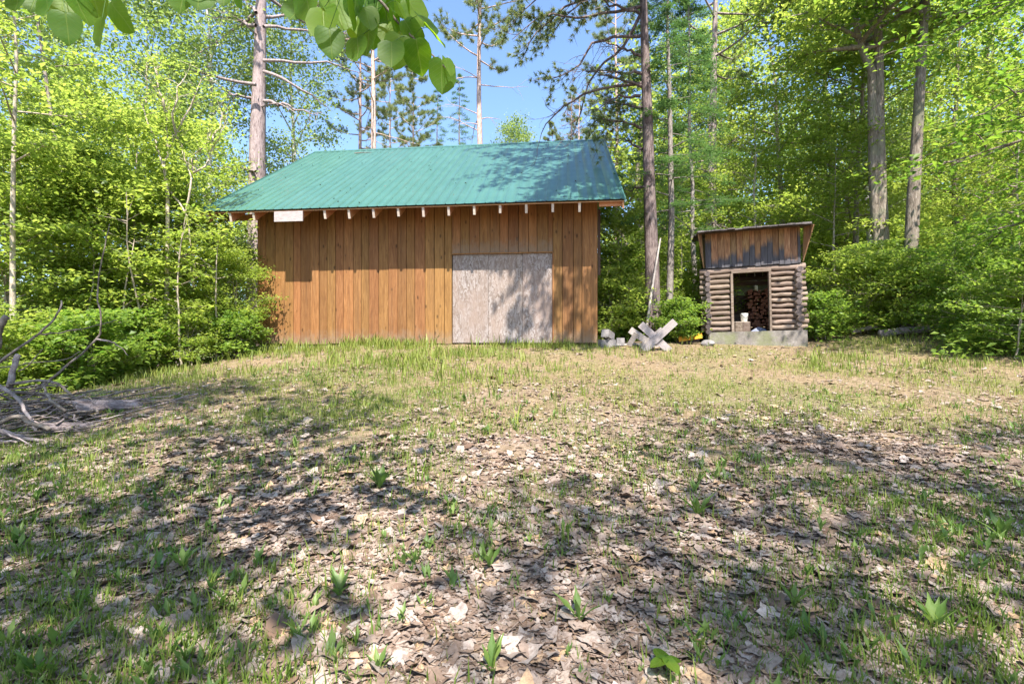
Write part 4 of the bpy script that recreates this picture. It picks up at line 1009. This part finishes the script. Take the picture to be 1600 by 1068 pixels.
# ------------------------------------------------------------------ basswood whose leafy branch hangs into the top of the picture
bw = thing('basswood_tree', 'basswood with big heart-shaped leaves hanging into the top of the view', 'tree', (-3.4, -1.6, gz(-3.4, -1.6) - .1))
bwo = Vector(bw.location); rg = np.random.default_rng(61)
tm, cm = decid(61, 12.5, .42, 3.6, 18, 7, 13, .16, .2, leaf='basswood_leaf', bark='maple_bark', sig=(.42, .42, .16))
link('trunk', tm, bw); link('crown', cm, bw)
def heart_leaf(seed, det=9):
    q2 = np.random.default_rng(seed); n = det; vs = [(0, 0, 0)]; fs = []
    prof = [(-.03, .0), (-.07, .16), (-.02, .32), (.12, .43), (.32, .47), (.54, .45), (.74, .36), (.90, .18), (1.0, 0.0)]
    mid = [(max(0, x), 0) for x, y in prof]
    cup = q2.uniform(.10, .22); curl = q2.uniform(-.22, .15); asym = q2.uniform(-.05, .05)
    def zz(x, y): return cup * abs(y) + curl * x * x + .02 * math.sin(9 * x + 3 * y)
    v = []
    for x, y in prof: v.append((max(x, 0.0), 0, zz(max(x, 0), 0)))
    for x, y in prof: v.append((x, y + asym * .5 + .012 * q2.normal(), zz(x, y)))
    for x, y in prof: v.append((x, -y + asym * .5 + .012 * q2.normal(), zz(x, y)))
    n = len(prof)
    for i in range(n - 1):
        fs.append((i, i + 1, n + i + 1, n + i)); fs.append((i + 1, i, 2 * n + i, 2 * n + i + 1))
    m = bpy.data.meshes.new('leaf'); m.from_pydata(v, [], fs); m.materials.append(M['near_leaf'])
    a = m.attributes.new('tint', 'FLOAT', 'POINT'); a.data.foreach_set('value', [float(q2.uniform(.1, .9))] * len(v))
    m.polygons.foreach_set('use_smooth', [True] * len(m.polygons)); m.update(); return m
HL = [heart_leaf(s) for s in range(8)]
def leafy_branch(pts, r0, leaf_list):
    Pp = [Vector(p) - bwo for p in pts]
    k = [tuple(lerp_path(np.array(Pp), x)) for x in np.linspace(0, 1, 14)]
    br = MB().tube(k, np.linspace(r0, .0022, 14), 6).build('branch', M['maple_bark'], bw, smooth=True)
    for (px, py, d, sz, ang, face) in leaf_list:
        c = at(px, py, d) - bwo
        # hang: leaf axis points mostly down in the picture, turned by ang
        ax = Vector((math.sin(ang), rg.normal(0, .25), -math.cos(ang))).normalized()
        nr = Vector((rg.normal(0, .45), -1.0 if face > 0 else -0.35, rg.normal(0.15, .35) + (0 if face > 0 else .9))).normalized()
        yv = nr.cross(ax).normalized(); nr = ax.cross(yv)
        S_ = sz / F * d
        o = link('leaf', HL[int(rg.integers(8))], br, loc=c - ax * S_ * .5)
        o.rotation_euler = Matrix((ax, yv, nr)).transposed().to_euler(); o.scale = (S_, S_ * .95, S_)
        # petiole
        a0 = min(k, key=lambda p_: (Vector(p_) - c + ax * S_ * .5 + Vector((0, 0, -.03))).length); b0 = c - ax * S_ * .5
        mid_ = (Vector(a0) + b0) / 2 + Vector((0, 0, .015))
        MB().tube([a0, tuple(mid_), tuple(b0)], .0012, 4).build('petiole', M['weed'], br)
main = [(480, 8, 2.0, 58, .1, 1), (462, 22, 2.05, 48, -.2, 1), (505, 40, 1.95, 62, .1, 1), (530, 20, 2.0, 62, .25, 1), (545, 22, 1.85, 50, .0, 0), (517, 68, 1.9, 50, .15, 1), (522, 8, 2.1, 55, -.4, 1), (575, 30, 1.9, 40, .3, 0), (577, 62, 1.95, 55, .0, 1),
        (560, 80, 1.9, 44, .1, 1), (585, 50, 2.05, 50, -.2, 1), (565, 45, 2.1, 60, .0, 1), (617, 35, 1.95, 34, .2, 0), (613, 60, 2.0, 46, .35, 1), (612, 88, 1.85, 48, .05, 1), (620, 82, 1.9, 52, -.15, 1), (600, 15, 2.0, 46, .4, 1), (630, 22, 1.95, 40, .5, 0),
        (645, 55, 1.95, 42, .6, 1), (655, 92, 1.9, 50, .1, 1), (648, 78, 2.0, 32, .1, 0), (690, 122, 1.9, 50, -.05, 1), (668, 38, 1.9, 48, .7, 0), (682, 58, 1.92, 44, .8, 0), (700, 105, 1.85, 30, .3, 0), (628, 5, 2.0, 50, .3, 1), (650, 20, 2.0, 44, .6, 1), (556, 5, 1.9, 50, -.2, 1), (590, 0, 2.0, 55, .1, 1)]
leafy_branch([at(430, -130, 1.6), at(520, -60, 1.8), at(590, -5, 1.95), at(625, 40, 1.95), at(655, 68, 1.93), at(680, 90, 1.9), at(705, 115, 1.88)], .008, main)
left = [(28, 5, 1.6, 40, .2, 1), (55, 0, 1.7, 50, -.1, 1), (95, 18, 1.65, 44, .1, 1), (105, 45, 1.6, 48, .1, 1), (155, 50, 1.6, 48, -.1, 1), (128, 15, 1.65, 50, .5, 0), (190, 28, 1.6, 52, .55, 1), (285, 0, 1.9, 46, -.1, 1), (310, 2, 1.9, 50, .15, 1), (350, -2, 1.9, 30, 0, 1), (374, 0, 1.9, 26, .1, 1), (75, 12, 1.6, 46, .3, 1), (150, 10, 1.7, 50, 0, 1)]
leafy_branch([at(-250, -120, 1.3), at(-60, -60, 1.5), at(60, -30, 1.6), at(160, -20, 1.65), at(290, -30, 1.85), at(390, -40, 1.95)], .007, left)

# ------------------------------------------------------------------ background wood that reads as one mass
def forest(seed, spots, mat, size, ncl=70, nleaf=60):
    rng = np.random.default_rng(seed); Cs = []; T = Tubes()
    for (x, y, H, R, cb) in spots:
        z0 = gz(x, y) - .2
        T.add(np.array([(x, y, z0), (x + rng.normal(0, .2), y, z0 + H * .5), (x + rng.normal(0, .4), y, z0 + H * .95)]), [.17, .12, .03], 5)
        u = rng.normal(0, 1, (ncl, 3)); u = norm(u) * (rng.random((ncl, 1)) ** .45)
        c = np.stack([x + u[:, 0] * R, y + u[:, 1] * R, z0 + H * (cb + (1 - cb) * (.5 + .5 * u[:, 2]))], -1); Cs.append(c)
    V, Fc, ti = leaves_np(rng, np.concatenate(Cs), nleaf, size, (.65, .65, .28), .6)
    return np_mesh('foliage', V, Fc, mat, ti), T.mesh('trunks', M['maple_bark'])
rf = random.Random(77)
spots = []
for i in range(58):                      # rising wood on the right
    d = rf.uniform(25, 46); px = rf.uniform(985, 1760); x = (px - 800) / F * d
    spots.append((x, d, rf.uniform(9, 17), rf.uniform(2.4, 3.6), rf.uniform(.05, .3)))
for i in range(60):
    d = rf.uniform(24, 48); px = rf.uniform(960, 1760); x = (px - 800) / F * d
    spots.append((x, d, rf.uniform(3.5, 6), rf.uniform(2.4, 3.6), 0.0))
fm, tm = forest(1, spots, M['maple_leaf'], .24, 50, 36)
wood = link('background_wood', fm, label='mass of bright maple wood on the slope behind the shed', cat='woodland', kind='stuff')
o = link('trunks', tm, wood); o['kind'] = 'stuff'
spots = []
for i in range(24):                      # thin wood on the falling ground at the left
    d = rf.uniform(22, 42); px = rf.uniform(-160, 560); x = (px - 800) / F * d
    spots.append((x, d, rf.uniform(7, 13), rf.uniform(1.6, 2.6), rf.uniform(.05, .2)))
fm, tm = forest(2, spots, M['poplar_leaf'], .2, 50, 40)
wood = link('background_wood', fm, label='hazy grey-green trees far behind the left thicket', cat='woodland', kind='stuff')
o = link('trunks', tm, wood); o['kind'] = 'stuff'

# ------------------------------------------------------------------ shrubs
for lb, pr, px, d, sc_, rz in [
    ('leafy shrub at the bottom right edge of the clearing', 's3', 1585, 9.4, .62, 0.2), ('big light-topped shrub right of the fallen log', 's3', 1520, 11.0, .62, 2.0), ('low shrub just behind the fallen log', 's2', 1410, 12.6, .7, 1.0),
    ('low shrub at the right wall of the log shed', 's1', 1290, 12.9, .75, 3.0), ('shrub under the twin-trunk maple', 's2', 1345, 13.6, .85, 5.0), ('shrub in front of the leaning dark trunk', 's3', 1460, 12.9, .6, 4.0),
    ('small shrub between the pine and the log shed', 's1', 1066, 12.9, .7, 2.2), ('taller shrub behind the yellow plank', 's2', 1085, 14.2, .8, 0.7), ('shrub right beside the barn corner', 's2', 958, 13.4, .75, 1.7),
    ('leafy shrub behind the concrete blocks', 's3', 975, 15.5, .8, 3.7), ('shrub growing behind the sawbuck', 's1', 998, 14.5, .9, 4.7), ('low shrub under the left barn corner foliage', 's1', 365, 12.0, .7, 0.1),
    ('low leafy shrub left of the barn mound', 's2', 300, 11.4, .55, 2.7), ('leafy shrub in the left thicket bottom', 's1', 215, 11.0, .9, 4.1), ('low shrub right behind the brush pile', 's1', 150, 9.6, .9, 5.1),
    ('leafy shrub behind the upright sticks of the brush pile', 's2', 70, 9.4, .6, 1.3), ('shrub at the far left edge beyond the brush pile', 's2', -20, 8.4, .65, 3.3), ('shrub at the right edge beyond the sunny grass', 's2', 1640, 10.4, .9, 5.9),
    ('tall shrub behind the birch foot', 's3', 1380, 15.2, .75, 0.9), ('tall shrub right of the slim maple trunk', 's3', 1545, 13.5, .8, 2.8)]:
    tree('shrub', lb, 'shrub', P[pr], stand(px, d, -.03), rz, sc_, 'shrubs round the clearing')
rg = np.random.default_rng(88)
for i, (lb, px, d, h) in enumerate([('thin bare stem in front of the thicket, left of the barn mound', 285, 11.2, 3.6), ('pale thin stem at the middle of the left thicket', 232, 11.3, 4.2), ('thin stem behind the tip of the arching branch', 182, 10.8, 3.4), ('crooked pale stem close to the left barn corner', 338, 11.9, 3.2), ('slim dark stem behind the brush pile sticks', 110, 10.4, 4.0)]):
    r = stand(px, d); T = Tubes(); st_ = bez(rg, (0, 0, 0), (rg.normal(0, .08), rg.normal(0, .08), 1), h, 9, 0, .06); T.add(st_, np.linspace(.03, .008, 9), 6); C = []
    for j in range(9):
        b = bez(rg, lerp_path(st_, rg.uniform(.35, 1)), (rg.normal(), rg.normal(), .5), rg.uniform(.4, .9), 5, -.2, .1); T.add(b, np.linspace(.01, .003, 5), 3); C += [b[-1], b[-2]]
    V, Fc, ti = leaves_np(rg, C, 12, .12, (.14, .14, .05))
    tree('maple_sapling', lb, 'sapling', (T.mesh('trunk', M['sapling_bark']), np_mesh('crown', V, Fc, M['maple_leaf'], ti)), r)
# low green ground cover beneath the trees (one mass)
rng = np.random.default_rng(81); C = []
def scatter_px(n, x0, x1, d0, d1, rng):
    d = rng.uniform(d0, d1, n); px = rng.uniform(x0, x1, n); return (px - 800) / F * d, d
for (n, x0, x1, d0, d1, h) in [(650, 1275, 1700, 12.2, 20, .55), (220, 1480, 1700, 9.2, 12.4, .4), (350, 940, 1120, 13.2, 20, .5), (110, -60, 385, 11.0, 17, .3), (30, -60, 160, 8.6, 10, .25), (300, 1100, 1300, 15.5, 22, .6)]:
    xs, ds = scatter_px(n, x0, x1, d0, d1, rng)
    for x, d in zip(xs, ds): C.append((x, d, gz(x, d) + rng.uniform(.08, h)))
V, Fc, ti = leaves_np(rng, C, 13, .115, (.2, .2, .07), .4)
link('undergrowth', np_mesh('undergrowth', V, Fc, M['shrub_leaf'], ti), label='low green undergrowth covering the wood floor behind the clearing', cat='undergrowth', kind='stuff')

# ------------------------------------------------------------------ leaf litter
def dead_leaf(seed):
    q2 = np.random.default_rng(seed); n = 12; kind = seed % 3; out = []; cur = (q2.uniform(.0, .8), q2.uniform(-.4, .4))
    for i in range(n):
        a = 2 * math.pi * i / n
        if kind == 0: r = .5 * (1 + .32 * math.cos(5 * a)) * (1.0 if abs(a - math.pi) > .5 else .7)
        elif kind == 1: r = .52 * (.62 + .25 * abs(math.cos(a))) * (1 + (.22 if i % 2 else -.15))
        else: r = .5 * (.6 + .35 * math.cos(a) ** 2)
        r *= 1 + q2.normal(0, .08); x, y = r * math.cos(a), r * math.sin(a)
        out.append((x, y, cur[0] * y * y + q2.normal(.0, .05) + cur[1] * x * x))
    V = np.array([(0, 0, -.01)] + out); Fc = np.array([(0, 1 + i, 1 + (i + 1) % n) for i in range(n)])
    return V, Fc
def scatter(tpl, pos, size, rz, tilt, rng, tint):
    """tpl list of (V,F); returns joined arrays"""
    VV = []; FF = []; TT = []; off = 0; which = rng.integers(0, len(tpl), len(pos))
    for k, (V0, F0) in enumerate(tpl):
        ix = np.where(which == k)[0]
        if not len(ix): continue
        c, s = np.cos(rz[ix]), np.sin(rz[ix]); n = len(ix)
        Vl = V0[None] * size[ix][:, None, None]
        tx, ty = tilt[ix, 0][:, None], tilt[ix, 1][:, None]
        z = Vl[..., 2] + Vl[..., 0] * tx + Vl[..., 1] * ty
        X = Vl[..., 0] * c[:, None] - Vl[..., 1] * s[:, None]; Y = Vl[..., 0] * s[:, None] + Vl[..., 1] * c[:, None]
        W = np.stack([X, Y, z], -1) + pos[ix][:, None]
        VV.append(W.reshape(-1, 3)); FF.append((F0[None] + (np.arange(n) * len(V0))[:, None, None]).reshape(-1, F0.shape[1]) + off)
        TT.append(np.repeat(tint[ix], len(V0))); off += n * len(V0)
    return np.concatenate(VV), np.concatenate(FF), np.concatenate(TT)
gzv = np.vectorize(gz)
rng = np.random.default_rng(91)
# density falls towards the sunny grass before the buildings
N = 66000
d = np.exp(rng.uniform(math.log(1.5), math.log(12.8), N)); px = rng.uniform(-90, 1690, N); x = (px - 800) / F * d
nz_ = np.array([vnoise(a, b, 1.1, 4.0) for a, b in zip(x, d)])
dens = np.clip(1.05 - np.clip((d - 4.0) / 3.2, 0, .9), .2, 1) + .3 * nz_
dens = np.where((x < -2.0) & (d < 9), np.maximum(dens, .5), dens); dens = np.where(d > 10.5, .34, dens)
keep = rng.random(N) < dens * np.clip(d / 3.0, .45, 1.0) 
x, d = x[keep], d[keep]; n = len(x)
size = np.clip(rng.lognormal(math.log(.045), .42, n), .02, .13) * np.where(rng.random(n) < .10, 1.35, 1.0)
pos = np.stack([x, d, gzv(x, d) + rng.uniform(.002, .022, n)], -1)
V, Fc, ti = scatter([dead_leaf(s) for s in range(9)], pos, size, rng.uniform(0, 6.28, n), rng.normal(0, .17, (n, 2)), rng, np.clip(rng.normal(.52, .22, n), 0, 1) * (rng.random(n) > .04) + (rng.random(n) < .03) * .9)
link('leaf_litter', np_mesh('leaf_litter', V, Fc, M['litter'], np.clip(ti, 0, 1)), label='grey-brown dead leaves littering the ground', cat='leaf litter', kind='stuff')
n = 42000; d = np.exp(rng.uniform(math.log(1.6), math.log(12.3), n)); x = (rng.uniform(-60, 1660, n) - 800) / F * d
fr = []
for s_ in range(4):
    q3 = np.random.default_rng(s_); a_ = np.sort(q3.uniform(0, 6.28, 5)); r_ = q3.uniform(.3, .6, 5)
    fr.append((np.array([(r_[i] * math.cos(a_[i]), r_[i] * math.sin(a_[i]), q3.normal(0, .12)) for i in range(5)]), np.array([(0, 1, 2), (0, 2, 3), (0, 3, 4)])))
V, Fc, ti = scatter(fr, np.stack([x, d, gzv(x, d) + rng.uniform(.006, .022, n)], -1), rng.uniform(.012, .045, n), rng.uniform(0, 6.28, n), rng.normal(0, .2, (n, 2)), rng, np.clip(rng.normal(.4, .25, n), 0, 1))
link('leaf_crumbs', np_mesh('leaf_crumbs', V, Fc, M['litter'], ti), label='crumbled bits of dead leaf over the whole clearing', cat='leaf litter', kind='stuff')
# fine debris: needles and twigs
n = 9000; d = np.exp(rng.uniform(math.log(1.6), math.log(12), n)); x = (rng.uniform(-60, 1660, n) - 800) / F * d
tw = np.array([(-.5, -.012, 0), (-.5, .012, 0.0), (.5, .008, 0.01), (.5, -.008, 0.01), (0, 0, .03)]); tf = np.array([(0, 3, 4), (3, 2, 4), (2, 1, 4), (1, 0, 4)])
V, Fc, ti = scatter([(tw, tf)], np.stack([x, d, gzv(x, d) + .018], -1), rng.uniform(.05, .22, n), rng.uniform(0, 6.28, n), rng.normal(0, .08, (n, 2)), rng, rng.uniform(0, .45, n))
link('twig_litter', np_mesh('twig_litter', V, Fc, M['litter'], ti), label='fine twigs and needles scattered over the ground', cat='twigs', kind='stuff')

# needles and leaf bits caught on the steel roof
n = 420; uu = rng.uniform(-.8, BW + .4, n) ** 1.0; tt = rng.random(n); vv = -OV + tt * (RUN + OV)
pos = np.array([tuple(barn.matrix_basis @ Vector((a_, b_, ZE + (ZR - ZE) * t_ + .02))) for a_, b_, t_ in zip(uu, vv, tt)])
V, Fc, ti = scatter(fr, pos, rng.uniform(.02, .06, n), rng.uniform(0, 6.28, n), np.tile([0, .66], (n, 1)), rng, rng.uniform(0, .5, n))
link('roof_debris', np_mesh('roof_debris', V, Fc, M['litter'], ti), label='bits of dead leaf caught on the green roof', cat='leaf litter', kind='stuff')
# ------------------------------------------------------------------ grass
def blade(seed):
    q2 = np.random.default_rng(seed); b = q2.uniform(.1, .6); w_ = .035
    V = np.array([(-w_, 0, 0), (w_, 0, 0), (-w_ * .8, b * .25, .5), (w_ * .8, b * .25, .5), (0, b, .95)]); return V, np.array([(0, 1, 3), (0, 3, 2), (2, 3, 4)])
def grass_field(name, label, N, x0, x1, d0, d1, h, patch, seed, tmean, logd=False, per=6, spread=.05, soft=False):
    rng = np.random.default_rng(seed)
    d = np.exp(rng.uniform(math.log(d0), math.log(d1), N)) if logd else rng.uniform(d0, d1, N)
    px = rng.uniform(x0, x1, N)
    if soft: px = rng.normal((x0 + x1) / 2, (x1 - x0) * .3, N); d = d1 - np.abs(rng.normal(0, (d1 - d0) * .42, N))
    x = (px - 800) / F * d
    nn = np.array([vnoise(a, b, patch, seed) for a, b in zip(x, d)]); k = rng.random(N) < np.clip(.5 + nn * .9, .04, 1); x, d = x[k], d[k]
    hh = rng.uniform(.5, 1.3, len(x)); ti0 = np.clip(rng.normal(tmean, .2, len(x)), 0, 1)
    X = np.repeat(x, per) + rng.normal(0, spread, len(x) * per); Y = np.repeat(d, per) + rng.normal(0, spread, len(x) * per); n = len(X)
    Z_ = np.repeat(gzv(x, d), per)
    Z_ = Z_ + (np.abs(Y - np.repeat(d, per)) * 0)
    V, Fc, ti = scatter([blade(s) for s in range(6)], np.stack([X, Y, Z_ + (Y - np.repeat(d, per)) * .119 - .004], -1), np.repeat(hh, per) * rng.uniform(.5, 1.1, n) * h, rng.uniform(0, 6.28, n), np.zeros((n, 2)), rng, np.clip(np.repeat(ti0, per) + rng.normal(0, .12, n), 0, 1))
    link(name, np_mesh(name, V, Fc, M['grass'], ti), label=label, cat='grass', kind='stuff')
grass_field('grass', 'pale dry grass on the sunny ground before the barn and shed', 11000, 380, 1700, 5.0, 12.3, .095, 1.4, 5, .68)
grass_field('grass', 'longer tufts of green grass in front of the barn doorway', 2300, 450, 930, 7.0, 12.7, .22, 1.2, 6, .5, per=6, soft=True)
grass_field('grass', 'short green grass among the shaded dead leaves', 17000, -80, 1680, 1.7, 9.0, .095, 1.5, 8, .2, True, per=5)
grass_field('grass', 'short green grass over the shaded ground left of the clearing', 9000, -80, 720, 3.6, 9.5, .085, 1.3, 12, .25, False, per=6)
grass_field('grass', 'ragged tall grass along the foot of the barn wall', 500, 395, 940, 11.6, 12.75, .3, 2.5, 14, .5, per=5)
grass_field('grass', 'grass fringe along the left mound and the wood edge', 900, -40, 420, 8.0, 12.2, .2, 1.5, 9, .55)
grass_field('grass', 'grass fringe before the right-hand shrubs', 900, 1250, 1700, 8.6, 12.2, .2, 1.5, 10, .45)

# ------------------------------------------------------------------ weeds
def strap(seed):
    """upright dandelion-like leaf"""
    q2 = np.random.default_rng(seed); n = 6; vs = []; fs = []; b = q2.uniform(.25, .75)
    for i in range(n):
        t = i / (n - 1); w_ = .11 * (math.sin(math.pi * min(1, .12 + t * .9)) ** .8) * (1 + (.25 if i % 2 else -.2)) * (.35 + .65 * t if t < .5 else 1)
        if i == n - 1: w_ = .01
        y = b * t ** 1.5; z = t * (1 - .25 * b * t)
        vs += [(-w_, y, z + .03 * w_), (0, y + .02, z - .02), (w_, y, z + .03 * w_)]
    for i in range(n - 1):
        k = i * 3; fs += [(k, k + 1, k + 4, k + 3), (k + 1, k + 2, k + 5, k + 4)]
    return np.array(vs), np.array(fs)
ST = [strap(s) for s in range(6)]
rng = np.random.default_rng(95); N = 4200
d = np.exp(rng.uniform(math.log(1.7), math.log(10.5), N)); px = rng.uniform(-60, 1660, N); x = (px - 800) / F * d
nn = np.array([vnoise(a, b, 1.6, 2.0) for a, b in zip(x, d)]); k = rng.random(N) < np.clip(.28 + nn * .7, .05, 1) * np.where((d > 7) & (x > -1), .35, 1); x, d = x[k], d[k]
per = 5; X = np.repeat(x, per); Y = np.repeat(d, per); n = len(X); base = np.repeat(rng.uniform(.03, .12, len(x)) * np.where(rng.random(len(x)) < .5, .6, 1), per)
V, Fc, ti = scatter(ST, np.stack([X + rng.normal(0, .012, n), Y + rng.normal(0, .012, n), np.repeat(gzv(x, d), per) + .004], -1), base * rng.uniform(.6, 1.2, n), rng.uniform(0, 6.28, n), np.zeros((n, 2)), rng, np.clip(rng.normal(.45, .22, n), 0, 1))
link('weeds', np_mesh('weeds', V, Fc, M['weed'], ti), label='small broad-leaved weeds sprouting through the dead leaves', cat='weeds', kind='stuff')
# the largest single weeds, leaf by leaf
WL = []
for i, (V0, F0) in enumerate(ST): WL.append(np_mesh('leaf', V0, F0, M['weed'], np.full(len(V0), .25 + .1 * i)))
def gd(py): return 1178.0 / (py - 534 + 90.4)
for j, (lb, px, py, h, nl) in enumerate([
    ('upright dandelion plant nearest the bottom centre edge', 768, 1050, .15, 6), ('dandelion plant left of centre near the bottom edge', 590, 1050, .12, 6), ('bright sunlit weed rosette at the left of the clearing', 593, 762, .22, 11),
    ('tall narrow weed in the middle foreground', 765, 890, .16, 5), ('pair of upright dandelion leaves right of centre foreground', 905, 975, .15, 5), ('leafy green weed clump in the right foreground', 1460, 985, .17, 9),
    ('weed clump with broad leaves at lower left', 285, 880, .15, 7), ('dandelion plant left of the middle foreground', 530, 930, .15, 7), ('dark green weed clump in shade right of centre', 1090, 810, .18, 9), ('tall weed near the lower left corner', 85, 1010, .15, 5), ('weed plant near the right edge foreground', 1565, 840, .18, 7), ('weed clump right of the middle foreground', 1240, 950, .14, 6)]):
    dd = gd(py); xx = (px - 800) / F * dd; t = thing('weed_plant', lb, 'weed', (xx, dd, gz(xx, dd)), 0, 'larger weeds in the foreground')
    for i in range(nl):
        o = link('leaf', WL[i % 6], t); s_ = h * random.Random(j * 31 + i).uniform(.7, 1.1); o.scale = (s_,) * 3
        o.rotation_euler = (random.Random(j + i).uniform(-.25, .2), 0, i * 2.4 + j)
# three-leaved seedling at the bottom
dd = gd(1062); xx = (1040 - 800) / F * dd
sd = thing('seedling', 'small seedling with broad flat leaves at the bottom right of centre', 'seedling', (xx, dd, gz(xx, dd)))
MB().tube([(0,0,0),(.004,0,.05),(0,0,.09)], [.0022,.002,.0015], 5).build('stem', M['weed'], sd)
for i in range(4):
    o = link('leaf', HL[i], sd, loc=(0, 0, .085 + .003 * i)); o.scale = (.075, .055, .07); o.rotation_euler = (0, 0.15, i * 1.6 + .3)
